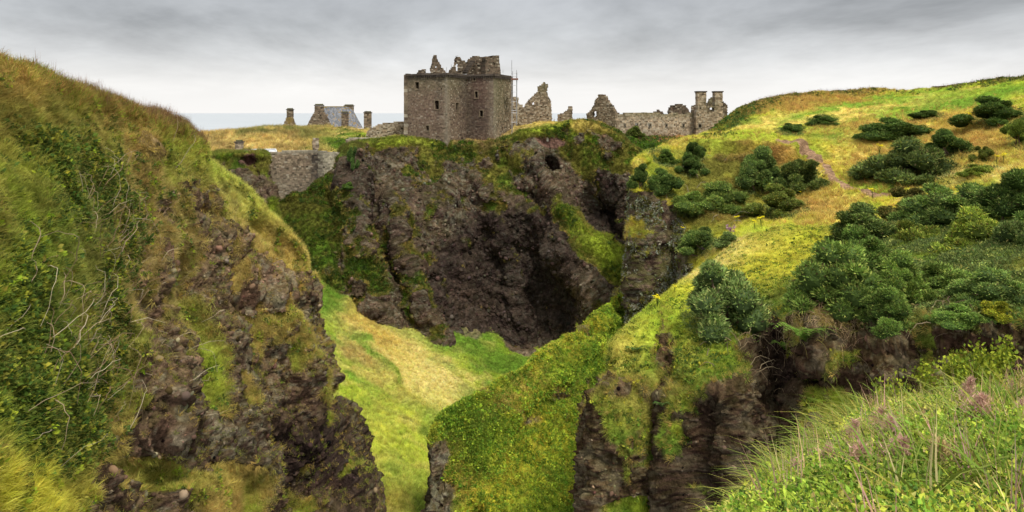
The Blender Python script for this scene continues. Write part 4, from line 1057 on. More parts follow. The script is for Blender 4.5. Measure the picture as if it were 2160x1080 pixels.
# low lead roof beside it
t = thing('low_roof', 'low pale lead roof lying behind the top of the gate wall', 'roof', 545, 321, 131)
b = Build()
q0, q1, q2, q3 = px3(508, 321.5, 129.5), px3(584, 321, 129.5), px3(581, 315.5, 133), px3(515, 316.5, 133)
dn = np.array((0, 0, -.3))
b.add([q0, q1, q2, q3, q0 + dn, q1 + dn, q2 + dn, q3 + dn], [(0, 1, 2, 3), (4, 7, 6, 5), (0, 4, 5, 1), (1, 5, 6, 2), (2, 6, 7, 3), (3, 7, 4, 0)], [A_(.42, .44, .46)] * 8)
part(t, 'roof_sheet', b, M_SLATE)
for a, c in ((q0, q1), (q1, q2), (q3, q2)):
    b = Build(); b.tube(a + np.array((0, 0, .08)), c + np.array((0, 0, .08)), .12, A_(.6, .6, .58), 6); part(t, 'edge', b, M_SLATE)

# ---- gate wall across the cleft
gw = thing('gate_wall', 'massive grey curtain wall filling the cleft between rock buttress and cliff', 'wall', 640, 410, 128)
ruin_wall(gw, 'wall', 535, 126.5, 672, 129, [(535, 480), (535, 321), (560, 320), (580, 321), (600, 318.5), (625, 318), (650, 317), (664, 317), (673, 319), (673, 480)], [], base=STONE * 1.12, seed=51, jag=.04, pale=.08, rough=.1, spots=[(669, 345, 1.4, 7, DARKS * .8, .9), (600, 400, 6, 3, STONE_L * .8, .35), (610, 320, 12, .35, PALES, .7)])  # DARKS blob paints the shaded crease against the end wall
ruin_wall(gw, 'end_wall', 671, 128.9, 728, 128.2, [(671, 440), (671, 318.5), (690, 320), (710, 320), (722, 321), (725, 326), (722, 336), (719, 344), (714, 352), (707, 362), (705, 372), (698, 380), (693, 385), (690, 391), (690, 440)], [], base=A_(.33, .295, .21), seed=52, jag=.12, pale=.25, rough=.1, spots=[(672, 350, 1.2, 6, DARKS, .7), (690, 321, 8, .4, PALES, .7), (715, 350, .8, 3, STONE_L * 1.3, .6)])  # DARKS blob continues the painted crease shade on this side
t = thing('wall_pier', 'short pale wall pier standing on the green rim behind the gate wall', 'wall', 666, 316, 131)
ruin_wall(t, 'wall', 659, 131, 674, 131.5, [(660, 322), (660, 291), (673, 291), (672, 322)], [], base=STONE * 1.35, seed=53, jag=.08, pale=.3)
t = thing('parapet_wall', 'low whitish-topped rubble wall on the rim left of the keep', 'wall', 770, 305, 141)
ruin_wall(t, 'wall', 728, 140, 812, 142, [(728, 312), (730, 293), (745, 290), (770, 290.5), (795, 289), (808, 290), (810, 312)], [], base=STONE * 1.2, seed=54, jag=.08, pale=.3, spots=[(770, 291, 12, .3, PALES * 1.2, .8)])
t = thing('curved_wall', 'curved grey rubble retaining wall capped with turf beside the keep', 'wall', 815, 290, 150)
ruin_wall(t, 'wall', 770, 149, 862, 151, [(772, 300), (773, 282), (776, 276), (783, 271), (792, 266), (800, 262), (815, 259), (835, 257.5), (862, 256), (862, 300)], [], base=STONE * 1.25, seed=55, jag=.08, pale=.35, thick=2.0)
# ---- low walls on the right skyline
t = thing('skyline_wall', 'low flat-topped turf-covered wall on the right hill skyline', 'wall', 1894, 198, 138)
ruin_wall(t, 'wall', 1866, 138, 1920, 137, [(1866.5, 206), (1867, 191.5), (1880, 191), (1900, 191.5), (1915, 190.5), (1920, 191), (1921, 206)], [], base=A_(.15, .13, .06), seed=56, jag=.05, pale=.03)
t = thing('skyline_wall', 'long earthy bank wall rising right from a gap on the hill skyline', 'wall', 1970, 195, 133)
ruin_wall(t, 'wall', 1922, 136.5, 2015, 128, [(1924, 204), (1924, 189), (1938, 188), (1945, 186.5), (1965, 184), (1990, 181), (2010, 179), (2016, 182), (2016, 204)], [], base=A_(.15, .105, .065), seed=57, jag=.06, pale=.05)
# pale marker post on the cliff edge below the ruins
p, n_ = surf('castle_headland', 1153, 298)
t = empty('marker_post', p); tag(t, 'short pale marker post on the eroded cliff edge right of the keep', 'post')
b = Build(); b.tube((0, 0, -.3), (0, 0, 1.1), .22, A_(.5, .45, .35), 7, .20); b.tube((0, 0, 1.1), (0, 0, 1.22), .20, A_(.5, .45, .35), 7, .12)
obj('post', b.mesh('post', M_PALE), t)

# ------------------------------------------------------------------ scattered plants (uncountable stuff, instanced)
def scatter_group(name, coll):
    ng = bpy.data.node_groups.new(name, 'GeometryNodeTree')
    ng.interface.new_socket('Geometry', in_out='INPUT', socket_type='NodeSocketGeometry')
    ng.interface.new_socket('Geometry', in_out='OUTPUT', socket_type='NodeSocketGeometry')
    N_, L_ = ng.nodes, ng.links
    gi, go = N_.new('NodeGroupInput'), N_.new('NodeGroupOutput')
    ci = N_.new('GeometryNodeCollectionInfo'); ci.inputs['Collection'].default_value = coll
    ci.inputs['Separate Children'].default_value = True; ci.inputs['Reset Children'].default_value = True
    ip = N_.new('GeometryNodeInstanceOnPoints'); ip.inputs['Pick Instance'].default_value = True
    def na(nm, ty):
        a = N_.new('GeometryNodeInputNamedAttribute'); a.data_type = ty; a.inputs['Name'].default_value = nm
        return a.outputs['Attribute']
    er = N_.new('FunctionNodeEulerToRotation')
    L_.new(na('rot', 'FLOAT_VECTOR'), er.inputs[0])
    L_.new(gi.outputs[0], ip.inputs['Points']); L_.new(ci.outputs[0], ip.inputs['Instance'])
    L_.new(er.outputs[0], ip.inputs['Rotation']); L_.new(na('scl', 'FLOAT_VECTOR'), ip.inputs['Scale'])
    L_.new(na('pick', 'INT'), ip.inputs['Instance Index'])
    L_.new(ip.outputs[0], go.inputs[0])
    return ng
def euler_from_up(up, yaw):
    up = up / (np.linalg.norm(up, axis=1, keepdims=True) + 1e-9)
    ref = np.where(np.abs(up[:, 2:3]) < .95, np.array([[0, 0, 1.0]]), np.array([[1.0, 0, 0]]))
    x = np.cross(ref, up); x /= np.linalg.norm(x, axis=1, keepdims=True) + 1e-9
    y = np.cross(up, x)
    c, s = np.cos(yaw)[:, None], np.sin(yaw)[:, None]
    x2, y2 = x * c + y * s, -x * s + y * c
    # columns of R are x2, y2, up ; euler XYZ
    r20, r21, r22 = x2[:, 2], y2[:, 2], up[:, 2]
    r10, r00 = x2[:, 1], x2[:, 0]
    ry = -np.arcsin(np.clip(r20, -1, 1)); rx = np.arctan2(r21, r22); rz = np.arctan2(r10, r00)
    return np.stack([rx, ry, rz], 1)
def place_stuff(name, label, coll, P, up, scl, tint, rng):
    n = len(P)
    me = bpy.data.meshes.new(name)
    me.vertices.add(n); me.vertices.foreach_set('co', P.astype(np.float32).ravel())
    e = euler_from_up(up, rng.uniform(0, 6.283, n))
    for nm, ty, k, arr in (('rot', 'FLOAT_VECTOR', 'vector', e), ('scl', 'FLOAT_VECTOR', 'vector', scl), ('pick', 'INT', 'value', rng.integers(0, max(1, len(coll.objects)), n)), ('tint', 'FLOAT_COLOR', 'color', np.concatenate([tint, np.ones((n, 1))], 1))):
        a = me.attributes.new(nm, ty, 'POINT')
        a.data.foreach_set(k, np.ascontiguousarray(arr, dtype=np.int32 if ty == 'INT' else np.float32).ravel())
    o = obj(name, me); tag(o, label, None, None, 'stuff')
    if name not in bpy.data.node_groups:
        pass
    md = o.modifiers.new('scatter', 'NODES'); md.node_group = scatter_group(name, coll)
    return o
def template(cname, meshes):
    c = bpy.data.collections.new(cname)
    for k, me in enumerate(meshes):
        c.objects.link(bpy.data.objects.new('%s_%02d' % (cname, k), me))
    return c
def blades(rng, n, spread, lean, width, segs=2, hvar=.5, droop=.3, mat=None, hmin=.5):
    V, Fc, H = [], [], []
    for k in range(n):
        a = rng.uniform(0, 6.283); r = spread * math.sqrt(rng.random())
        x, y = r * math.cos(a), r * math.sin(a)
        b = a + rng.normal(0, .6); ln = rng.uniform(hmin, 1.0); le = lean * rng.uniform(.3, 1.2)
        dx, dy = math.cos(b), math.sin(b); wx, wy = -dy, dx
        fa = rng.uniform(0, 3.14); wx, wy = math.cos(fa), math.sin(fa)
        j = len(V)
        for i in range(segs + 1):
            t = i / segs
            ox = le * ln * t ** 1.6; hz = ln * (t - droop * le * t ** 2.5)
            ww = width * (1 - t) ** .7 * .5 + (0.0 if i < segs else 0)
            cx_, cy_ = x + dx * ox, y + dy * ox
            if i < segs:
                V += [(cx_ - wx * ww, cy_ - wy * ww, hz), (cx_ + wx * ww, cy_ + wy * ww, hz)]; H += [t, t]
            else:
                V.append((cx_, cy_, hz)); H.append(1.0)
        for i in range(segs - 1):
            q = j + 2 * i
            Fc += [(q, q + 1, q + 3), (q, q + 3, q + 2)]
        q = j + 2 * (segs - 1); Fc.append((q, q + 1, q + 2))
    return mesh_np('tuft', V, Fc, mat or M_GRASS, {'h': np.array(H)}, smooth=False)
def leaf_clump(rng, n, size, mat=M_LEAF, rad=.5, flat=.6, long=1.5):
    V, Fc = [], []
    for k in range(n):
        v = rng.normal(0, 1, 3); v[2] = abs(v[2]); v /= np.linalg.norm(v)
        p = v * rad * rng.uniform(.35, 1.0); p[2] *= flat
        t = rng.normal(0, 1, 3) + v * .6 + np.array((0, 0, .2)); t /= np.linalg.norm(t)
        u = np.cross(t, rng.normal(0, 1, 3) + np.array((0, 0, .1))); u /= np.linalg.norm(u) + 1e-9
        nn = np.cross(t, u)
        s = size * rng.uniform(.6, 1.25)
        j = len(V)
        V += [p, p + t * s * long * .5 + u * s * .5 + nn * s * .12, p + t * s * long, p + t * s * long * .5 - u * s * .5 + nn * s * .12]
        Fc += [(j, j + 1, j + 2), (j, j + 2, j + 3)]
    return mesh_np('leaf_clump', np.array(V), Fc, mat, smooth=False)
def cobble_mesh(rng):
    t = (1 + 5 ** .5) / 2
    V = np.array([(-1, t, 0), (1, t, 0), (-1, -t, 0), (1, -t, 0), (0, -1, t), (0, 1, t), (0, -1, -t), (0, 1, -t), (t, 0, -1), (t, 0, 1), (-t, 0, -1), (-t, 0, 1)], float)
    V /= np.linalg.norm(V[0])
    Fc = [(0,11,5),(0,5,1),(0,1,7),(0,7,10),(0,10,11),(1,5,9),(5,11,4),(11,10,2),(10,7,6),(7,1,8),(3,9,4),(3,4,2),(3,2,6),(3,6,8),(3,8,9),(4,9,5),(2,4,11),(6,2,10),(8,6,7),(9,8,1)]
    # one subdivision for a round pebble
    mid = {}; V = [tuple(v) for v in V]; F2 = []
    def m_(a, b):
        k = (min(a, b), max(a, b))
        if k not in mid:
            p = np.array(V[a]) + np.array(V[b]); p /= np.linalg.norm(p); mid[k] = len(V); V.append(tuple(p))
        return mid[k]
    for a, b, c in Fc:
        x, y, z = m_(a, b), m_(b, c), m_(c, a); F2 += [(a, x, z), (b, y, x), (c, z, y), (x, y, z)]
    V = np.array(V); V = V * (1 + .22 * vnoise(V * 1.3, int(rng.integers(0, 50)))[:, None]) * np.array((1, rng.uniform(.6, .9), rng.uniform(.5, .8)))
    return mesh_np('cobble', V * .5, F2, M_COBBLE)
rg_ = np.random.default_rng(5)
T_GRASS = template('grass_tufts', [blades(rg_, 16, .22, .55, .055, 2) for k in range(5)])
T_LONG = template('long_grass', [blades(rg_, 14, .16, .75, .035, 3, droop=.45) for k in range(5)])
T_WISP = template('seed_stalks', [blades(rg_, 7, .14, .25, .02, 2, mat=M_DRY, hmin=.6) for k in range(4)])
T_LEAF = template('leafy_cover', [leaf_clump(rg_, 16, .26) for k in range(5)])
T_COB = template('cobbles_src', [cobble_mesh(rg_) for k in range(5)])
def sample(pn, n, weight, rng, cull=True):
    """random points on a terrain sheet with the given density weight per vertex"""
    p = PATCH[pn]
    P, N_ = p.P, p.N
    a = np.linalg.norm(np.cross(P[1:, :-1] - P[:-1, :-1], P[:-1, 1:] - P[:-1, :-1]), axis=-1)
    w = weight[:-1, :-1] * a
    vis = seen(P[:-1, :-1]) & ((N_[:-1, :-1] * (P[:-1, :-1] - np.array((0, 0, EYE)))).sum(-1) < .25 * np.linalg.norm(P[:-1, :-1] - np.array((0, 0, EYE)), axis=-1))
    w = np.where(vis, w, 0).ravel(); tot = w.sum()
    if tot <= 0: return None
    idx = rng.choice(len(w), size=n, p=w / tot)
    r, c = np.divmod(idx, a.shape[1])
    f, g = rng.random((n, 1)), rng.random((n, 1))
    Q = P[r, c] * (1 - f) * (1 - g) + P[r + 1, c] * f * (1 - g) + P[r, c + 1] * (1 - f) * g + P[r + 1, c + 1] * f * g
    return Q, N_[r, c], p.turf[r, c], p.bpx[r, c], p.bpy[r, c], p.col[r, c]
COUNT = 0
def grow(name, label, pn, n, coll, size, weight, seed, tint=None, upmix=(.6, .7), tvar=.25, sink=.04, size_fn=None, col_mul=1.0):
    global COUNT
    rng = np.random.default_rng(seed)
    p = PATCH[pn]
    w = weight(p.bpx, p.bpy, p) if callable(weight) else weight
    s = sample(pn, n, np.clip(w, 0, None), rng)
    if s is None: return
    Q, N_, tc, bx, by, cc = s
    up = N_ * upmix[0] + np.array((0, 0, upmix[1])) + rng.normal(0, .12, Q.shape)
    k = rng.uniform(size[0], size[1], len(Q)) * (size_fn(bx, by) if size_fn else 1.0)
    scl = np.stack([k * rng.uniform(.8, 1.25, len(Q)), k * rng.uniform(.8, 1.25, len(Q)), k * rng.uniform(.8, 1.2, len(Q))], 1)
    t = tc if tint is None else (cc if isinstance(tint, str) else tint(bx, by, tc, rng))
    if isinstance(tint, str): k = size[0] * rng.uniform(.0, 1, len(Q)) ** -.42; k = np.minimum(k, size[1]); scl = np.stack([k] * 3, 1)
    t = np.clip(t * col_mul * (1 + rng.normal(0, tvar, (len(Q), 1))) * (1 + rng.normal(0, .06, t.shape)), .005, .85)
    place_stuff(name, label, coll, Q - N_ * sink, up, scl, t, rng); COUNT += len(Q)
G = lambda px, py, p: sstep(.35, .7, p.g)
# turf of each slope
BR = lambda px, py: np.clip(sstep(.25, .5, blob(px, py, 130, 520, 130, 200, 10) + blob(px, py, 90, 800, 130, 190, 0) + .25 * blob(px, py, 60, 300, 90, 60)), 0, 1)
grow('headland_grass', 'yellow-green grass on the left headland slope', 'left_headland', 36000, T_LONG, (.28, .55), lambda px, py, p: G(px, py, p) * (1 - .45 * BR(px, py)) * (1 + .5 * (p.d < 30)), 101, upmix=(.35, .55), col_mul=1.5)
grow('rock_tufts', 'dry grass tufts clinging to the left rock face', 'left_headland', 3800, T_LONG, (.2, .42), lambda px, py, p: (p.g < .4) * sstep(.0, .5, p.N[..., 2] + .6 * fbm(p.P / 1.3, 3, 88)) * (py > 380), 102, upmix=(.6, .25), tint=lambda x, y, t, r: np.where(r.random((len(x), 1)) < .5, GOLD * .75, LIME * .8))
grow('bramble_cover', 'dark green bramble leaves on the left slope', 'left_headland', 11000, T_LEAF, (.2, .48), lambda px, py, p: BR(px, py) * (py < 1010) * sstep(-.25, .2, fbm(p.P / 2.2, 3, 83)), 103, tint=lambda x, y, t, r: np.where(r.random((len(x), 1)) < .22, A_(.30, .31, .04), np.where(r.random((len(x), 1)) < .5, A_(.11, .165, .028), A_(.055, .095, .02))), upmix=(.8, .4))
grow('headland_weeds', 'leafy weeds between the grass of the left slope', 'left_headland', 9000, T_LEAF, (.18, .45), lambda px, py, p: G(px, py, p) * sstep(.05, .3, fbm(p.P / 1.2, 3, 84)), 106, tint=lambda x, y, t, r: np.where(r.random((len(x), 1)) < .4, DARKG * 1.6, np.where(r.random((len(x), 1)) < .5, LIME * 1.1, OLIVE * 1.3)), upmix=(.6, .6))
grow('skyline_stalks', 'brown seed stalks along the left hill crest', 'left_headland', 3600, T_WISP, (.5, 1.0), lambda px, py, p: blob(px, py, 130, 165, 260, 16, 25) * (px < 480) + .8 * blob(px, py, 380, 285, 80, 12, 28), 104, tint=lambda x, y, t, r: np.where(r.random((len(x), 1)) < .6, A_(.16, .085, .045), A_(.25, .16, .08)), upmix=(.1, 1), sink=.1)
grow('rust_grass', 'rusty long grass on top of the left hill', 'left_headland', 3600, T_LONG, (.4, .75), lambda px, py, p: blob(px, py, 110, 165, 240, 22, 25) * (px < 420), 105, tint=lambda x, y, t, r: np.where(r.random((len(x), 1)) < .5, RUST * .9, LIME * .8), upmix=(.2, .8))
grow('meadow_grass', 'golden and green meadow grass on the right headland', 'right_headland', 60000, T_LONG, (.3, .6), lambda px, py, p: G(px, py, p) * np.where(blob(px, py, 1800, 235, 260, 26, -8) + blob(px, py, 2060, 212, 200, 20, -10) > .5, .35, 1) * (60 / p.d) ** 1.2, 111, upmix=(.3, .8), col_mul=1.7)
grow('tall_meadow_grass', 'tall pale dry grass standing on the meadow', 'right_headland', 9000, T_LONG, (.6, 1.0), lambda px, py, p: G(px, py, p) * (blob(px, py, 2050, 310, 120, 50) + blob(px, py, 1860, 340, 70, 60) + blob(px, py, 1730, 440, 60, 50) + .7 * blob(px, py, 1880, 262, 200, 10, -5) + .7 * blob(px, py, 1700, 215, 150, 12, -8)), 112, tint=lambda x, y, t, r: np.where(r.random((len(x), 1)) < .7, GOLD * 1.1, RUST * 1.2), upmix=(.15, 1))
grow('hill_scrub', 'dark scrub and stalks along the right hill skyline', 'right_headland', 3500, T_LEAF, (.5, 1.0), lambda px, py, p: blob(px, py, 1600, 215, 130, 12, -18) + blob(px, py, 1545, 250, 40, 18, -40) + .5 * blob(px, py, 1780, 196, 90, 5, -3) + .5 * blob(px, py, 2100, 172, 90, 6, -8), 113, tint=lambda x, y, t, r: np.where(r.random((len(x), 1)) < .6, DARKG * 1.4, OLIVE), upmix=(.3, .8))
grow('hill_stalks', 'thin stalks on the right hill skyline', 'right_headland', 1500, T_WISP, (.6, 1.2), lambda px, py, p: blob(px, py, 1640, 205, 160, 8, -12) + .6 * blob(px, py, 2100, 170, 90, 6, -8) + .6 * blob(px, py, 1790, 194, 60, 5, 0), 114, tint=lambda x, y, t, r: np.tile(A_(.2, .13, .07), (len(x), 1)), upmix=(.1, 1))
grow('pillar_moss', 'moss and small plants on the rock pillar', 'right_headland', 2600, T_LEAF, (.25, .55), lambda px, py, p: (p.g < .4) * (px < 1480) * (py > 390) * sstep(-.1, .4, fbm(p.P / 1.5, 3, 89)), 115, tint=lambda x, y, t, r: np.where(r.random((len(x), 1)) < .5, A_(.15, .15, .035), A_(.30, .31, .22)), upmix=(1, .1))
grow('spur_grass', 'bright grass on the green spur', 'green_spur', 20000, T_LONG, (.25, .5), G, 121, upmix=(.4, .6), col_mul=1.45)
grow('spur_leaves', 'low leafy ground cover on the green spur', 'green_spur', 20000, T_LEAF, (.28, .6), lambda px, py, p: G(px, py, p) * (.4 + sstep(-.1, .3, fbm(p.P / 2.5, 3, 87))), 122, tint=lambda x, y, t, r: np.where(r.random((len(x), 1)) < .4, A_(.15, .26, .03), np.where(r.random((len(x), 1)) < .5, A_(.36, .45, .045), t * 1.2)), upmix=(.7, .5))
grow('gorge_grass', 'pale grass on the gorge floor', 'gorge_floor', 34000, T_LONG, (.35, .7), lambda px, py, p: G(px, py, p) * (80 / p.d) ** 1.0, 123, upmix=(.3, .8), col_mul=1.65)
grow('cliff_grass', 'grass and ivy on the castle cliff', 'castle_headland', 18000, T_GRASS, (.35, .8), G, 124, upmix=(.5, .55))
grow('cliff_leaves', 'dark leafy growth on the castle cliff', 'castle_headland', 5000, T_LEAF, (.4, .9), lambda px, py, p: G(px, py, p) * sstep(-.05, .3, fbm(p.P / 4, 3, 86)), 125, tint=lambda x, y, t, r: np.where(r.random((len(x), 1)) < .6, DARKG * 1.2, GREEN * .7), upmix=(.8, .4))
grow('cliff_scree', 'conglomerate cobbles in the castle cliff', 'castle_headland', 12000, T_COB, (.16, .9), lambda px, py, p: (p.g < .5) * 1.0, 126, tint='rock', upmix=(1, .1), tvar=.3, sink=.03)
grow('plateau_grass', 'long golden grass on the castle mound', 'castle_plateau', 24000, T_LONG, (.7, 1.5), lambda px, py, p: G(px, py, p) * (1 + 2 * (px < 800)), 127, upmix=(.2, 1), col_mul=1.5, size_fn=lambda x, y: np.where(x < 700, 1.0, .5))
grow('plateau_scrub', 'brown leafless scrub below the ruined range', 'castle_plateau', 2200, T_WISP, (1.0, 2.0), lambda px, py, p: blob(px, py, 1380, 285, 120, 16, 0) + .7 * blob(px, py, 1265, 262, 60, 8, 5) + .5 * blob(px, py, 990, 300, 60, 8), 128, tint=lambda x, y, t, r: np.where(r.random((len(x), 1)) < .6, A_(.17, .10, .07), A_(.24, .14, .07)), upmix=(.1, 1))
grow('plateau_green', 'green bushes and weeds on the slope below the range', 'castle_plateau', 2600, T_LEAF, (.5, 1.2), lambda px, py, p: blob(px, py, 1370, 315, 110, 22, 0) + .5 * blob(px, py, 1300, 300, 60, 20) + .3 * blob(px, py, 720, 306, 50, 16), 129, tint=lambda x, y, t, r: np.where(r.random((len(x), 1)) < .5, DARKG * 1.4, GREEN * .8), upmix=(.3, .8))
grow('buttress_grass', 'grass on the gate buttress', 'gate_buttress', 2600, T_GRASS, (.4, .9), G, 130, upmix=(.5, .55))
grow('near_cliff_grass', 'green grass on the near right cliff top', 'near_cliff', 26000, T_LONG, (.2, .45), G, 131, upmix=(.35, .6), col_mul=1.45)
grow('near_cliff_leaves', 'leafy weeds on the near right cliff', 'near_cliff', 11000, T_LEAF, (.16, .38), lambda px, py, p: G(px, py, p) * (.2 + sstep(-.1, .3, fbm(p.P / 1.6, 3, 85)) + 1.5 * blob(px, py, 1500, 780, 90, 70) + blob(px, py, 1620, 720, 60, 80)), 132, tint=lambda x, y, t, r: np.where(r.random((len(x), 1)) < .5, A_(.14, .22, .03), np.where(r.random((len(x), 1)) < .5, A_(.38, .38, .045), DARKG * 1.3)), upmix=(.7, .5))
grow('near_cobbles', 'cobbles and lichen knobs in the near right rock', 'near_cliff', 9000, T_COB, (.045, .28), lambda px, py, p: (p.g < .45) * 1.0, 133, tint='rock', upmix=(1, .1), tvar=.4, sink=.01)
grow('left_cobbles', 'cobbles set in the left conglomerate face', 'left_headland', 15000, T_COB, (.06, .42), lambda px, py, p: (p.g < .45) * 1.0, 134, tint='rock', upmix=(1, .1), tvar=.4, sink=.015)
# foreground bank
T_NEAR = template('near_grass', [blades(rg_, 16, .2, 1.25, .034, 5, droop=.6, hmin=.4) for k in range(6)])
T_NLEAF = template('near_leaves', [leaf_clump(rg_, 32, .060, rad=.55, long=1.6) for k in range(6)])
FR = lambda px, py, p: 4 * p.g * (1 - p.g)
for nm_, pn_, n_f, sz, sd_ in (('left_turf_fringe', 'left_headland', 5000, (.3, .6), 151), ('near_turf_fringe', 'near_cliff', 4500, (.22, .5), 152), ('castle_turf_fringe', 'castle_headland', 4000, (.5, 1.0), 153), ('right_turf_fringe', 'right_headland', 2200, (.4, .8), 154), ('spur_turf_fringe', 'green_spur', 1500, (.3, .55), 155)):
    grow(nm_, 'long grass hanging over the rock edges', pn_, n_f, T_LONG, sz, FR, sd_, upmix=(1.0, -.15), col_mul=1.3, tint=lambda x, y, t, r: np.where(r.random((len(x), 1)) < .35, GOLD * .6, t))
NB = lambda px, py, p: (p.d < 17) * np.where(px < 1560, .4, 1)
LEFTB = lambda x, y: blob(x, y, 1690, 1060, 170, 120, -30)
grow('bank_grass', 'long arching grass on the near bank', 'near_bank', 4600, T_NEAR, (.24, .5), lambda px, py, p: NB(px, py, p) * (1 - .6 * LEFTB(px, py)) * (.35 + sstep(-.2, .3, fbm(p.P / 1.1, 3, 81))), 141, upmix=(.2, .9), tvar=.25, col_mul=1.3, tint=lambda x, y, t, r: np.where(r.random((len(x), 1)) < .48, STRAW * .95, np.where(r.random((len(x), 1)) < .5, A_(.34, .36, .04), A_(.16, .25, .03))))
grow('bank_bramble', 'green bramble leaves on the near bank', 'near_bank', 16000, T_NLEAF, (.22, .48), lambda px, py, p: (p.d < 17) * (1.3 * sstep(-.15, .2, fbm(p.P / .9, 3, 82)) + 2.4 * LEFTB(px, py) + 1.2 * blob(px, py, 2080, 1010, 130, 60)), 142, tint=lambda x, y, t, r: np.where(r.random((len(x), 1)) < .2, A_(.52, .45, .12), np.where(r.random((len(x), 1)) < .4, A_(.40, .46, .06), np.where(r.random((len(x), 1)) < .65, A_(.17, .28, .035), A_(.08, .14, .028)))), upmix=(.3, .8), sink=-.12, tvar=.3, col_mul=1.3)
grow('bank_tall_leaves', 'taller bushy weeds rising from the near bank', 'near_bank', 900, T_NLEAF, (.22, .42), lambda px, py, p: NB(px, py, p) * sstep(.12, .3, fbm(p.P / 1.6, 2, 97)), 145, tint=lambda x, y, t, r: np.where(r.random((len(x), 1)) < .5, A_(.16, .27, .035), A_(.30, .38, .05)), upmix=(.2, .9), sink=-.22, tvar=.35, col_mul=1.1)
grow('bank_weeds', 'upright leafy green weeds on the near bank', 'near_bank', 750, T_NEAR, (.5, .95), lambda px, py, p: NB(px, py, p) * sstep(.0, .3, fbm(p.P / 1.4, 3, 96)), 143, upmix=(.1, 1), tint=lambda x, y, t, r: np.where(r.random((len(x), 1)) < .6, A_(.15, .25, .03), A_(.30, .30, .05)))
grow('bank_dry_heads', 'pinkish dry seed heads on the near bank', 'near_bank', 420, T_WISP, (.5, .85), lambda px, py, p: NB(px, py, p) * (px > 1650), 144, upmix=(.1, 1), tint=lambda x, y, t, r: np.where(r.random((len(x), 1)) < .6, A_(.50, .30, .24), A_(.55, .42, .22)))
print('instances', COUNT)

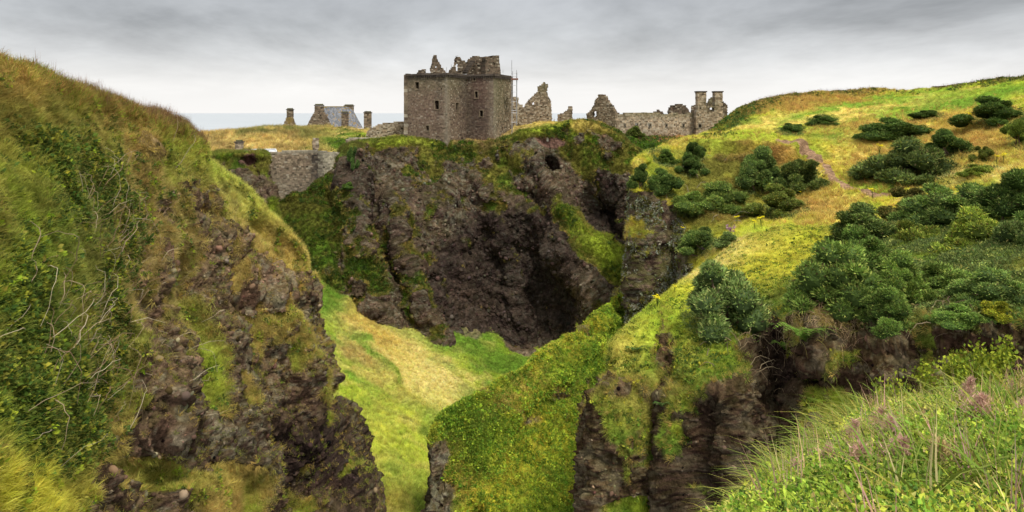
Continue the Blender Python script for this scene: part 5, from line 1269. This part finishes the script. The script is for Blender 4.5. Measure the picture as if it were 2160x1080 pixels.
# ------------------------------------------------------------------ gorse bushes
def tube_path(B, pts, r0, r1, col, k=5):
    pts = np.array(pts, float); n = len(pts)
    rings = []
    for i in range(n):
        t = pts[min(i + 1, n - 1)] - pts[max(i - 1, 0)]; t /= np.linalg.norm(t) + 1e-9
        u = np.cross(t, (0.3, 0.2, 1)); u /= np.linalg.norm(u) + 1e-9; v = np.cross(t, u)
        r = r0 + (r1 - r0) * i / (n - 1)
        an = np.arange(k) * 2 * math.pi / k
        rings.append(pts[i] + r * (np.cos(an)[:, None] * u + np.sin(an)[:, None] * v))
    V = np.concatenate(rings)
    Q = [(i * k + j, i * k + (j + 1) % k, (i + 1) * k + (j + 1) % k, (i + 1) * k + j) for i in range(n - 1) for j in range(k)]
    B.add(V, Q, [col] * len(V))
def gorse_meshes(seed, lobes, n_sprig, flat=1.0):
    rng = np.random.default_rng(seed)
    L = []
    ang0 = rng.uniform(0, 6.283)
    for k in range(lobes):
        a = rng.uniform(0, 6.283); rr = math.sqrt(rng.random())
        edge = .40 * (1 + .28 * math.sin(2 * a + ang0) + .18 * math.sin(3 * a + 2 * ang0))
        r = edge * rr
        top = (1 - rr ** 2.2) * .72 * flat * rng.uniform(.55, 1.1)
        rad = rng.uniform(.085, .17)
        L.append((r * math.cos(a), r * math.sin(a), max(rad * .35, top), rad, rng.uniform(.7, 1.4)))
    V, Fc, C = [], [], []
    per = n_sprig // lobes
    Lc = np.array([l[:3] for l in L]); Lr = np.array([l[3] for l in L])
    for (x, y, z, rad, tone) in L:
        d = rng.normal(0, 1, (per, 3)); d[:, 2] = np.where(d[:, 2] < -.3, -d[:, 2], d[:, 2]); d /= np.linalg.norm(d, axis=1, keepdims=True)
        bump = 1 + .22 * vnoise(d * 2.6, seed + int(rad * 100)) + .15 * vnoise(d * 6, seed + 5)
        p = np.array((x, y, z)) + d * (rad * bump * rng.uniform(.82, 1.04, per))[:, None]
        # skip those buried inside another lobe
        inside = (np.linalg.norm(p[:, None] - Lc[None], axis=2) < Lr[None] * .74).any(1)
        p, d = p[~inside], d[~inside]; m = len(p)
        t = d + rng.normal(0, .45, (m, 3)) + np.array((0, 0, .35)); t /= np.linalg.norm(t, axis=1, keepdims=True)
        ln = rng.uniform(.02, .055, m)[:, None]; wd = rng.uniform(.005, .011, m)[:, None]
        c0 = A_(.16, .225, .06) * tone
        cc = c0 * (1 + .35 * vnoise(p * 9, seed + 3)[:, None]) * rng.uniform(.6, 1.45, (m, 1))
        yel = rng.random((m, 1)) < .13; cc = np.where(yel, A_(.40, .43, .13) * tone, cc)
        br = rng.random((m, 1)) < .06; cc = np.where(br, A_(.10, .075, .04), cc)
        for k in range(2):
            u = np.cross(t, rng.normal(0, 1, (m, 3))); u /= np.linalg.norm(u, axis=1, keepdims=True) + 1e-9
            j = len(V) * 0 + sum(len(v) for v in V)
            V.append(np.stack([p - u * wd, p + u * wd, p + t * ln], 1).reshape(-1, 3))
            Fc.append(np.arange(m * 3).reshape(m, 3) + j); C.append(np.repeat(cc, 3, axis=0))
    # darker opaque core added inside each lobe to block see-through
    for (x, y, z, rad, tone) in L:
        k1, k2 = 7, 10
        th = np.linspace(.05, math.pi - .05, k1); ph = np.arange(k2) * 2 * math.pi / k2
        dd = np.stack([np.sin(th)[:, None] * np.cos(ph), np.sin(th)[:, None] * np.sin(ph), np.cos(th)[:, None] * np.ones(k2)], -1).reshape(-1, 3)
        vv = np.array((x, y, z)) + dd * (rad * .84 * (1 + .2 * vnoise(dd * 2.6, seed + int(rad * 100))))[:, None]
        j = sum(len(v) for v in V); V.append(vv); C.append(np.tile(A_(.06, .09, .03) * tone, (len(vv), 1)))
        q = []
        for a in range(k1 - 1):
            for b in range(k2):
                i0, i1, i2, i3 = a*k2+b, a*k2+(b+1)%k2, (a+1)*k2+(b+1)%k2, (a+1)*k2+b
                q += [(i0, i3, i2), (i0, i2, i1)]
        Fc.append(np.array(q) + j)
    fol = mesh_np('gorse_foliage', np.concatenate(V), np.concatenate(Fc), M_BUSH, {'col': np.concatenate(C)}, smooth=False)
    stems = []
    for k in range(4):
        l = L[int(rng.integers(0, len(L)))]
        b = Build(); a = rng.uniform(0, 6.283)
        p0 = np.array((.10 * math.cos(a), .10 * math.sin(a), -.12)); p3 = np.array(l[:3])
        pts = [p0 + (p3 - p0) * t + rng.normal(0, .025, 3) * (0 < t < 1) for t in (0, .25, .5, .75, 1)]
        tube_path(b, pts, .022, .010, A_(.16, .11, .08)); stems.append(b.mesh('gorse_stem', M_WOOD))
    return fol, stems
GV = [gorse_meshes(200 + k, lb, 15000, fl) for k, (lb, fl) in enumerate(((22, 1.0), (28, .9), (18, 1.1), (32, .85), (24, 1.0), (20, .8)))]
BUSH_AT = []
def bush(name, px_, py_, wpx, hpx, patch, label, var, col=(1, 1, 1), cat='gorse bush', group='gorse bushes on the right headland', yaw=None, lift=0):
    p, n_ = surf(patch, px_, py_)
    d = p[1]; w, h = wpx * d / F, hpx * d / F
    t = empty(name, Vector(p) + Vector((0, w * .12, -h * .06 + lift)), random.uniform(0, 6.28) if yaw is None else yaw)
    k = (1.5 if px_ > 1690 and py_ > 440 else (1.4 if px_ < 1720 and py_ > 335 else 1.22)) if patch in ('right_headland', 'near_cliff') else 1.05
    t.scale = (w * k, w * .95 * k, h * 1.0 * k)
    BUSH_AT.append((patch, px_, py_, wpx, hpx, col))
    tag(t, label, cat, group)
    fol, stems = GV[var % len(GV)]
    o = obj('foliage', fol, t); o.color = (*col, 1)
    for s in stems: obj('stem', s, t)
    return t
GG = 'gorse_bush'
DK, OL, GYG, YG, BRN = (.75, .85, .75), (1.25, 1.1, .9), (1.25, 1.25, 1.35), (1.9, 1.7, 1.1), (1.25, .9, .9)
for a in (
    (2110, 262, 118, 58, 'right_headland', 'dense dark green gorse dome standing highest near the right edge', 0, DK),
    (2158, 302, 66, 62, 'right_headland', 'flat-topped gorse with bare stems below the high dark dome at right edge', 2, (1.3, 1.3, .9)),
    (1885, 292, 120, 56, 'right_headland', 'wide dark gorse directly behind the big rounded grey-green bush', 1, DK),
    (1955, 252, 62, 26, 'right_headland', 'small upright spiky gorse on the meadow skyline side of the wide dark bush', 2, DK),
    (1925, 372, 150, 105, 'right_headland', 'big rounded grey-green gorse, largest bush on the upper meadow', 3, (1.0, .95, 1.0)),
    (2005, 330, 80, 58, 'right_headland', 'dark gorse joined to the right side of the big rounded upper bush', 4, DK),
    (2078, 336, 38, 34, 'right_headland', 'small sparse gorse above a little flat bright bush on dry grass', 2, OL),
    (2066, 366, 62, 28, 'right_headland', 'little flat-topped bright green gorse low in the dry grass', 5, (1.5, 1.4, .9)),
    (1666, 282, 54, 30, 'right_headland', 'small dark gorse low on the meadow left of its twin', 5, DK),
    (1736, 260, 54, 24, 'right_headland', 'small dark gorse mound higher on the meadow right of its twin', 5, DK),
    (1352, 392, 40, 42, 'right_headland', 'dark gorse hanging over the very edge of the rock pillar', 0, DK),
    (1398, 408, 62, 56, 'right_headland', 'dark gorse on top of the rock pillar beside the overhanging one', 1, DK),
    (1402, 345, 48, 28, 'right_headland', 'small dark gorse on the grassy lip above the pillar', 4, (.85, .95, .7)),
    (1466, 338, 42, 40, 'right_headland', 'upright dark gorse just under the turf lip', 2, DK),
    (1462, 362, 48, 36, 'right_headland', 'round dark gorse directly below the upright one under the lip', 0, DK),
    (1520, 440, 92, 62, 'right_headland', 'spreading green gorse in the middle of the bank above the pillar', 3, (1.1, 1.1, .9)),
    (1455, 452, 72, 52, 'right_headland', 'green gorse sloping down to the pillar rock left of the spreading one', 1, (1.1, 1.15, .9)),
    (1608, 398, 86, 76, 'right_headland', 'tall gorse on the bank below the lip, left of the one with bare branches', 4, (1.0, 1.05, 1.0)),
    (1692, 396, 76, 62, 'right_headland', 'gorse with bare branches beside the dirt path', 2, (1.05, 1.0, .95)),
    (1655, 452, 94, 56, 'right_headland', 'rounded gorse among yellow ragwort below the bare-branched bush', 0, OL),
    (1478, 528, 72, 52, 'right_headland', 'dark gorse at the lower left of the bank beside the pillar top', 5, (.95, 1.0, .9)),
    (1535, 520, 46, 28, 'right_headland', 'small grey-green gorse beside purple flowers on the bank', 4, GYG),
    (1530, 690, 150, 140, 'near_cliff', 'large blue-green gorse on the near cliff shoulder in front of bright grass', 1, GYG),
    (1765, 640, 150, 126, 'near_cliff', 'broad green gorse at the left of the near thicket', 3, (1.15, 1.2, .95)),
    (1835, 600, 110, 96, 'near_cliff', 'green gorse filling the middle left of the near thicket', 0, (1.1, 1.2, 1.0)),
    (1835, 522, 110, 72, 'right_headland', 'darker gorse at the upper left of the near thicket beside bright grass', 4, (.95, .95, .9)),
    (1930, 462, 78, 62, 'right_headland', 'brownish gorse at the top left corner of the near thicket', 2, BRN),
    (1985, 478, 120, 84, 'right_headland', 'grey-green gorse along the top of the near thicket', 1, (1.15, 1.2, 1.1)),
    (2065, 475, 140, 86, 'right_headland', 'wide gorse on the thicket top right of the grey-green one', 3, (1.1, 1.15, 1.05)),
    (2145, 482, 110, 100, 'right_headland', 'tall dark gorse on the thicket top at the right picture edge', 0, (.9, 1.0, .9)),
    (1930, 548, 100, 82, 'right_headland', 'feathery olive gorse in the middle of the near thicket', 5, (1.35, 1.2, .8)),
    (2062, 560, 112, 96, 'right_headland', 'yellow-green rounded gorse, brightest bush of the near thicket', 4, YG),
    (2150, 572, 90, 100, 'right_headland', 'blue-green gorse right of the brightest yellow-green bush', 2, GYG),
    (1905, 640, 94, 84, 'near_cliff', 'pale green gorse with round heads above the drooping turf', 4, (1.3, 1.35, 1.05)),
    (1992, 622, 104, 66, 'near_cliff', 'low green gorse in the centre front row of the thicket', 5, (1.2, 1.25, 1.0)),
    (2095, 640, 110, 72, 'near_cliff', 'grey-green gorse in the front row near the right edge', 3, (1.2, 1.25, 1.15)),
    (1878, 690, 86, 70, 'near_cliff', 'drooping gorse hanging over the near cliff edge beside tan turf', 0, (1.1, 1.2, .95)),
    (2030, 688, 84, 40, 'near_cliff', 'small gorse hanging below the roots on the near cliff', 1, (1.15, 1.3, 1.0)),
    (2108, 672, 56, 38, 'near_cliff', 'small yellowish gorse at the foot of the thicket near right edge', 5, (2.2, 1.7, .7)),
    (742, 352, 26, 60, 'castle_headland', 'dark bush filling the corner right of the gate wall end', 2, (.6, .75, .7)),
    (732, 398, 34, 24, 'castle_headland', 'low dark bush at the foot of the gate wall end', 1, (.7, .85, .65)),
    (843, 292, 16, 9, 'castle_plateau', 'tiny round bush by the foot of the keep on its left', 0, (.8, .9, .7)),
    (1342, 288, 42, 26, 'castle_plateau', 'dark shrub against the ruined range wall under its second window', 4, (.9, .85, .7)),
    (245, 735, 36, 34, 'left_headland', 'round dark green shrub at the edge of the left rock face', 1, (1.0, 1.2, .7))):
    g = 'bushes on the castle side' if a[4] in ('castle_headland', 'castle_plateau') else ('shrubs on the left headland' if a[4] == 'left_headland' else 'gorse bushes on the right headland')
    nm = GG if a[4] in ('right_headland', 'near_cliff') else 'bush'
    bush(nm, *a, cat='gorse bush' if nm == GG else 'bush', group=g)

# low gorse shoots and scrub that run the bushes together
T_SHOOT = template('gorse_shoots', [leaf_clump(rg_, 26, .10, rad=.5, long=2.4, flat=.8) for k in range(4)])
for pn_, n_s, sd_ in (('right_headland', 9000, 161), ('near_cliff', 9000, 162)):
    def wsh(px, py, p, pn_=pn_):
        w = np.zeros(px.shape)
        for (q, bx_, by_, bw, bh, c_) in BUSH_AT:
            if q == pn_: w = np.maximum(w, blob(px, py, bx_, by_ - bh * .15, bw * .62, bh * .42))
        w = np.maximum(w, .9 * sstep(.3, .6, blob(px, py, 1990, 560, 230, 120)) * (px > 1760))
        w = np.maximum(w, .8 * sstep(.3, .6, blob(px, py, 1800, 590, 110, 70)))
        return sstep(.25, .7, w) * sstep(-.35, .1, fbm(p.P / 1.5, 3, 80))
    grow('gorse_scrub', 'low gorse scrub around the bushes', pn_, n_s, T_SHOOT, (.5, 1.1) if pn_ == 'right_headland' else (.4, .85), wsh, sd_, upmix=(.4, .8), tint=lambda x, y, t, r: np.where(r.random((len(x), 1)) < .2, A_(.36, .39, .11), np.where(r.random((len(x), 1)) < .5, A_(.17, .22, .065), A_(.10, .14, .042))))

# ------------------------------------------------------------------ ragwort, thistles, ferns
def ragwort_mesh(rng):
    st = Build(); fl = Build(); lf = Build()
    tips = []
    for k in range(4):
        a = rng.uniform(0, 6.28); r = rng.uniform(.02, .16)
        p1 = np.array((r * math.cos(a), r * math.sin(a), rng.uniform(.75, 1.0)))
        tube_path(st, [(0, 0, -.1), p1 * np.array((.3, .3, .5)), p1], .012, .008, A_(.12, .16, .04), 4); tips.append(p1)
    for p in tips:
        for k in range(9):
            o = np.array((rng.normal(0, .07), rng.normal(0, .07), rng.uniform(-.05, .05)))
            c = p + o; r = rng.uniform(.03, .052); n = 7
            V = [c + np.array((r * math.cos(i * 6.283 / n), r * math.sin(i * 6.283 / n), 0)) for i in range(n)] + [c + np.array((0, 0, r * .5)), c - np.array((0, 0, r * .5))]
            fl.add(V, [(i, (i + 1) % n, n, n) for i in range(n)] + [((i + 1) % n, i, n + 1, n + 1) for i in range(n)], [A_(.86, .74, .03) * rng.uniform(.8, 1.15)] * len(V))
    for k in range(16):
        a = rng.uniform(0, 6.28); z = rng.uniform(.05, .7); L = rng.uniform(.1, .2)
        d = np.array((math.cos(a), math.sin(a), .3)); u = np.array((-math.sin(a), math.cos(a), 0)) * .03
        b = np.array((0, 0, z)); V = [b, b + d * L * .5 + u, b + d * L, b + d * L * .5 - u]
        lf.add(V, [(0, 1, 2, 3)], [A_(.10, .17, .03)] * 4)
    return st.mesh('stem', M_PLANT), fl.mesh('flower_head', M_PLANT), lf.mesh('leaf', M_PLANT)
RW = [ragwort_mesh(np.random.default_rng(300 + k)) for k in range(3)]
def ragwort(px_, py_, hpx, patch, label, k):
    p, _ = surf(patch, px_, py_); d = p[1]; s = hpx * d / F
    t = empty('ragwort', p, random.uniform(0, 6)); t.scale = (s * 1.15, s * 1.15, s * .8)
    tag(t, label, 'flower', 'yellow ragwort on the right headland')
    st, fl, lf = RW[k % 3]
    obj('stem', st, t)
    o = obj('flower_head', fl, t); o['kind'] = 'stuff'
    o = obj('leaf', lf, t); o['kind'] = 'stuff'
for k, a in enumerate((
    (1700, 258, 20, 'right_headland', 'lone ragwort between the two small dark bushes high on the meadow'),
    (1832, 282, 26, 'right_headland', 'ragwort against the left end of the wide dark upper gorse'),
    (1902, 290, 16, 'right_headland', 'ragwort in front of the middle of the wide dark upper gorse'),
    (1852, 330, 34, 'right_headland', 'tall ragwort left of the big rounded upper gorse, upper of two'),
    (1838, 352, 32, 'right_headland', 'tall ragwort left of the big rounded upper gorse, lower of two'),
    (2046, 262, 30, 'right_headland', 'ragwort clump left of the high dark gorse dome'),
    (2100, 345, 26, 'right_headland', 'ragwort left stem of a pair above the dry grass at right'),
    (2118, 342, 30, 'right_headland', 'ragwort right stem of a pair above the dry grass at right'),
    (1842, 418, 30, 'right_headland', 'bright ragwort standing by itself beside the dirt path end'),
    (1604, 478, 32, 'right_headland', 'big bright ragwort clump at the centre of the bank, right head'),
    (1594, 482, 28, 'right_headland', 'big bright ragwort clump at the centre of the bank, left head'),
    (1586, 448, 22, 'right_headland', 'ragwort above the big bright clump on the bank'),
    (1552, 472, 24, 'right_headland', 'ragwort at mid bank left of the big bright clump'),
    (1546, 452, 14, 'right_headland', 'small ragwort just above the mid bank one'),
    (1548, 498, 20, 'right_headland', 'ragwort beside the purple flowers low on the bank'),
    (1436, 492, 20, 'right_headland', 'ragwort at the pillar edge above the dark lower gorse'),
    (1630, 410, 16, 'right_headland', 'ragwort behind the rounded bush, left one'),
    (1688, 412, 14, 'right_headland', 'ragwort behind the rounded bush, right one'),
    (1384, 650, 36, 'near_cliff', 'yellow ragwort on the near slope just in front of the rock pillar'),
    (1424, 612, 18, 'near_cliff', 'small ragwort at the top edge of the near slope'))):
    ragwort(*a, k)
def flower_spike(px_, py_, hpx, patch, label, colr, k):
    p, _ = surf(patch, px_, py_); d = p[1]; s = hpx * d / F; rng = np.random.default_rng(400 + k)
    t = empty('purple_loosestrife', p); t.name = 'purple_flower_spike'; t.scale = (s, s, s); tag(t, label, 'flower', 'purple flower spikes on the bank')
    st, fl = Build(), Build()
    for j in range(5):
        a = rng.uniform(0, 6.28); tip = np.array((.35 * math.cos(a), .35 * math.sin(a), rng.uniform(.7, 1)))
        tube_path(st, [(0, 0, -.1), tip * np.array((.5, .5, .5)), tip], .012, .006, A_(.12, .14, .05), 4)
        for i in range(26):
            c = tip * (1 - .45 * rng.random()) + rng.normal(0, .05, 3); v = rng.normal(0, .05, (3, 3))
            fl.add([c + v[0], c + v[1], c + v[2]], [(0, 1, 2, 2)], [A_(*colr) * rng.uniform(.7, 1.3)] * 3)
    obj('stem', st.mesh('stem', M_PLANT), t); o = obj('blossom', fl.mesh('blossom', M_PLANT), t); o['kind'] = 'stuff'
flower_spike(1540, 495, 26, 'right_headland', 'purple flower spikes beside the small grey-green gorse, upper cluster', (.42, .20, .38), 1)
flower_spike(1480, 535, 18, 'right_headland', 'purple flower spikes below the dark lower gorse, left cluster', (.42, .20, .38), 2)
flower_spike(1508, 530, 14, 'right_headland', 'purple flower spikes between the lower gorse and the bright grass', (.42, .20, .38), 3)
def fern(px_, py_, wpx, patch, label, k, colr=(.13, .23, .035), n=9):
    p, nn = surf(patch, px_, py_); d = p[1]; s = wpx * d / F; rng = np.random.default_rng(500 + k)
    t = empty('fern', p); t.scale = (s, s, s); tag(t, label, 'fern', 'ferns on the near cliff')
    for f in range(n):
        a = math.pi + math.pi * (f + .5) / n + rng.normal(0, .1) + (0 if f % 2 else .2); L = rng.uniform(.45, .6)
        b = Build(); prev = None
        for i in range(12):
            q = i / 11; c = np.array((math.cos(a) * L * q, math.sin(a) * L * q, .32 * math.sin(q * 2.2) * L * 1.6))
            w = .16 * (1 - q) ** .8 * L * 2 * min(1, .4 + 3 * q) + .01; u = np.array((-math.sin(a), math.cos(a), -.15))
            t_ = np.array((math.cos(a), math.sin(a), .1)) * .045
            for sgn in (-1, 1):
                V = [c, c + t_ * .6, c + u * w * sgn + t_ * .8, c + u * w * sgn * .95 + t_ * .2]
                b.add(V, [(0, 1, 2, 3)], [A_(*colr) * rng.uniform(.7, 1.35)] * 4)
            if prev is not None: b.tube(prev, c, .006, A_(.15, .17, .05), 4)
            prev = c
        obj('frond', b.mesh('frond', M_PLANT), t)
fern(1695, 715, 130, 'near_cliff', 'spreading green fern beside the drooping tan turf on the near cliff', 1)
fern(1655, 735, 80, 'near_cliff', 'smaller fern in the dark gully left of the spreading one', 2)
fern(1340, 738, 50, 'near_cliff', 'rosette of dark broad leaves on the near slope below the rock pillar', 3, (.07, .15, .035), 8)
fern(1395, 860, 46, 'near_cliff', 'dark fern hanging at the top of the near rock wall', 4, (.06, .12, .03), 8)
fern(2005, 655, 46, 'near_cliff', 'dark leafy fern among the roots under the front thicket', 5, (.06, .13, .04), 7)

# ------------------------------------------------------------------ dead stems and roots (uncountable tangle)
def tangle(name, label, patch, spots, n, length, seed, cols, rad=.012, droop=.6, off=.35):
    rng = np.random.default_rng(seed); B = Build(); p = PATCH[patch]
    w = sum(blob(p.bpx, p.bpy, *s) for s in spots)
    S = sample(patch, n, w, rng)
    Q, N_ = S[0], S[1]
    for q, nn in zip(Q, N_):
        L = rng.uniform(*length); side = rng.normal(0, 1, 3); side[2] = abs(side[2]) * .4; side -= nn * (side @ nn); side /= np.linalg.norm(side) + 1e-9
        pts = []
        for i in range(8):
            t = i / 7
            pts.append(q + side * L * t + nn * off * math.sin(t * 3.0) * L * .6 + np.array((0, 0, -droop * L * t * t)) + np.array((0, 0, .5 * L * t)) + rng.normal(0, .02 * L, 3) + nn * .1)
        tube_path(B, pts, rad * rng.uniform(.7, 1.6), rad * .4, cols[int(rng.integers(0, len(cols)))] * rng.uniform(.7, 1.2), 4)
    o = obj(name, B.mesh(name, M_PLANT)); tag(o, label, None, None, 'stuff')
tangle('dead_bramble_stems', 'pale dead bramble stems over the left slope', 'left_headland', [(210, 480, 90, 110), (150, 680, 140, 130), (110, 850, 90, 80)], 190, (.8, 2.6), 601, [A_(.42, .32, .20), A_(.30, .20, .12), A_(.5, .42, .28)], .011)
tangle('bare_roots', 'bare twisted gorse roots under the near thicket', 'near_cliff', [(2080, 655, 80, 25), (1990, 660, 40, 25), (1560, 720, 90, 40), (1630, 760, 60, 60)], 110, (.6, 1.6), 602, [A_(.24, .17, .10), A_(.13, .09, .06), A_(.32, .25, .15)], .016, .9, .2)
tangle('dead_branches', 'dead grey branches on the bank above the pillar', 'right_headland', [(1475, 395, 40, 20), (1530, 460, 40, 25), (1700, 390, 30, 25), (1450, 350, 30, 12)], 46, (.8, 2.0), 603, [A_(.34, .29, .22), A_(.22, .17, .12)], .03, .4, .3)
tangle('tan_turf', 'long tan dead grass drooping over the near cliff edge', 'near_cliff', [(1800, 690, 45, 28, -35), (1760, 712, 40, 16, -20), (1850, 640, 40, 22, -40)], 900, (.35, .8), 604, [A_(.42, .28, .16), A_(.50, .36, .20), A_(.30, .26, .07)], .007, 1.3, .1)

# ------------------------------------------------------------------ foreground plants
def bank_ground(x, y):
    p = PATCH['near_bank']; dd = (p.P[..., 0] - x) ** 2 + (p.P[..., 1] - y) ** 2
    k = np.unravel_index(np.argmin(dd), dd.shape); return p.P[k][2]
def willowherb(px_, py_, d, label, k, pink=True):
    x, y = plan(px_, d); tipz = EYE - d * (py_ - HOR) / F; g = bank_ground(x, y); h = min(1.5, max(.45, tipz - g))
    rng = np.random.default_rng(700 + k)
    t = empty('willowherb', (x, y, g - .02)); tag(t, label, 'wildflower', 'willowherb stems on the near bank')
    lean = rng.normal(0, .12, 2) + np.array((.10, 0))
    def ax(s): return np.array((lean[0] * s * s * h, lean[1] * s * s * h, s * h))
    b = Build(); tube_path(b, [ax(s) for s in np.linspace(0, 1, 7)], .006, .0025, A_(.28, .16, .11), 5); obj('stem', b.mesh('stem', M_PLANT), t)
    lf = Build()
    for i in range(46):
        s = rng.uniform(.12, .78); a = i * 2.4; L = rng.uniform(.06, .11); c = ax(s)
        dv = np.array((math.cos(a), math.sin(a), rng.uniform(-.1, .7))); u = np.array((-math.sin(a), math.cos(a), 0)) * .011
        V = [c, c + dv * L * .45 + u, c + dv * L - np.array((0, 0, .02)), c + dv * L * .45 - u]
        lf.add(V, [(0, 1, 2, 3)], [(A_(.14, .21, .03) if rng.random() < .75 else A_(.34, .26, .05)) * rng.uniform(.8, 1.25)] * 4)
    o = obj('leaf', lf.mesh('leaf', M_PLANT), t); o['kind'] = 'stuff'
    pl = Build()
    cA = A_(.58, .36, .28) if pink else A_(.55, .42, .20)
    for i in range(420):
        s = rng.uniform(.70, 1.03); c = ax(min(s, 1.0)); r = .10 * (1.05 - s) / .35 + .014
        v = rng.normal(0, 1, 3); v[2] = abs(v[2]) + .5; v /= np.linalg.norm(v); L = rng.uniform(.03, .08)
        u = np.cross(v, rng.normal(0, 1, 3)); u /= np.linalg.norm(u); u *= .005
        c = c + rng.normal(0, r * .5, 3)
        pl.add([c - u, c + u, c + v * L], [(0, 1, 2, 2)], [cA * rng.uniform(.7, 1.35)] * 3)
    o = obj('seed_plume', pl.mesh('seed_plume', M_PLANT), t); o['kind'] = 'stuff'
for k, a in enumerate((
    (1785, 930, 7.2, 'pink willowherb plume at the left of the near bank beside brambles', True), (1836, 900, 8.2, 'slim pink willowherb plume, second from left behind the front ones', True),
    (1876, 955, 6.6, 'short pink willowherb in the middle of the near bank', True), (1930, 915, 7.0, 'straw-coloured feathery plume in the middle of the near bank', False),
    (2024, 835, 8.0, 'tallest pink willowherb standing up against the leafy shrubs', True), (2042, 950, 6.2, 'pink willowherb below the tallest one on the near bank', True),
    (1800, 1025, 5.4, 'pink willowherb low at the bottom edge left of centre bank', True), (1622, 1050, 7.0, 'leftmost pink willowherb at the bottom edge among brambles', True),
    (1664, 1030, 7.4, 'pink willowherb beside the leftmost one at the bottom edge', True), (2146, 880, 7.4, 'pink willowherb at the right picture edge below the shrub', True),
    (1745, 1000, 6.4, 'thin pink willowherb between the brambles and the bottom edge plumes', True), (1888, 1040, 5.2, 'pink willowherb at the bottom edge right of centre bank', True),
    (2090, 900, 6.6, 'green-leaved willowherb with faded plume near the right edge', False), (1985, 1000, 5.0, 'leafy willowherb closest to the camera at the bottom', False))):
    willowherb(a[0], a[1] - 42, a[2], a[3], k, a[4])
def leafy_shrub(px_, d, w, py_top, label, k, n=3600):
    x, y = plan(px_, d); g = bank_ground(x, y); h = EYE - d * (py_top - HOR) / F - g
    rng = np.random.default_rng(800 + k)
    t = empty('leafy_shrub', (x, y, g - .05)); tag(t, label, 'shrub', 'leafy shrubs on the near bank')
    lf = Build(); Vv, Ff, Cc = [], [], []
    for i in range(16):
        a = rng.uniform(0, 6.28); r = w * .55 * math.sqrt(rng.random()); hh = h * rng.uniform(.6, 1.05) * (1 - .35 * (r / (w * .5)) ** 2)
        tip = np.array((r * math.cos(a), r * math.sin(a), hh)); b = Build()
        pts = [np.array((r * .3 * math.cos(a), r * .3 * math.sin(a), 0)) * (1 - s) + tip * s + np.array((0, 0, .12 * h * math.sin(s * 3.1))) + rng.normal(0, .015, 3) for s in np.linspace(0, 1, 6)]
        tube_path(b, pts, .010, .003, A_(.17, .11, .07), 5); obj('twig', b.mesh('twig', M_PLANT), t)
        for j in range(n // 16):
            s = rng.uniform(.3, 1.0) * 5; i0 = min(4, int(s)); c = pts[i0] + (pts[i0 + 1] - pts[i0]) * (s - i0) + rng.normal(0, .07, 3)
            v = rng.normal(0, 1, 3) + np.array((0, 0, .4)); v /= np.linalg.norm(v); u = np.cross(v, rng.normal(0, 1, 3)); u /= np.linalg.norm(u)
            L = rng.uniform(.04, .085); q = len(Vv)
            Vv += [c, c + v * L * .5 + u * L * .33, c + v * L, c + v * L * .5 - u * L * .33]; Ff.append((q, q + 1, q + 2, q + 3))
            Cc += [(A_(.30, .34, .035) if rng.random() < .6 else A_(.17, .24, .03)) * rng.uniform(.7, 1.3)] * 4
    o = obj('leaf', mesh_np('leaf', np.array(Vv), Ff, M_PLANT, {'col': np.array(Cc)}, smooth=False), t); o['kind'] = 'stuff'
leafy_shrub(1995, 12.0, 1.3, 735, 'yellow-green leafy shrub on the far rim of the near bank, left one', 1)
leafy_shrub(2125, 11.5, 1.5, 722, 'yellow-green leafy shrub at the right picture edge on the near bank', 2)
leafy_shrub(1890, 12.0, .6, 775, 'small leafy sapling on the rim of the near bank left of the shrubs', 3, 900)
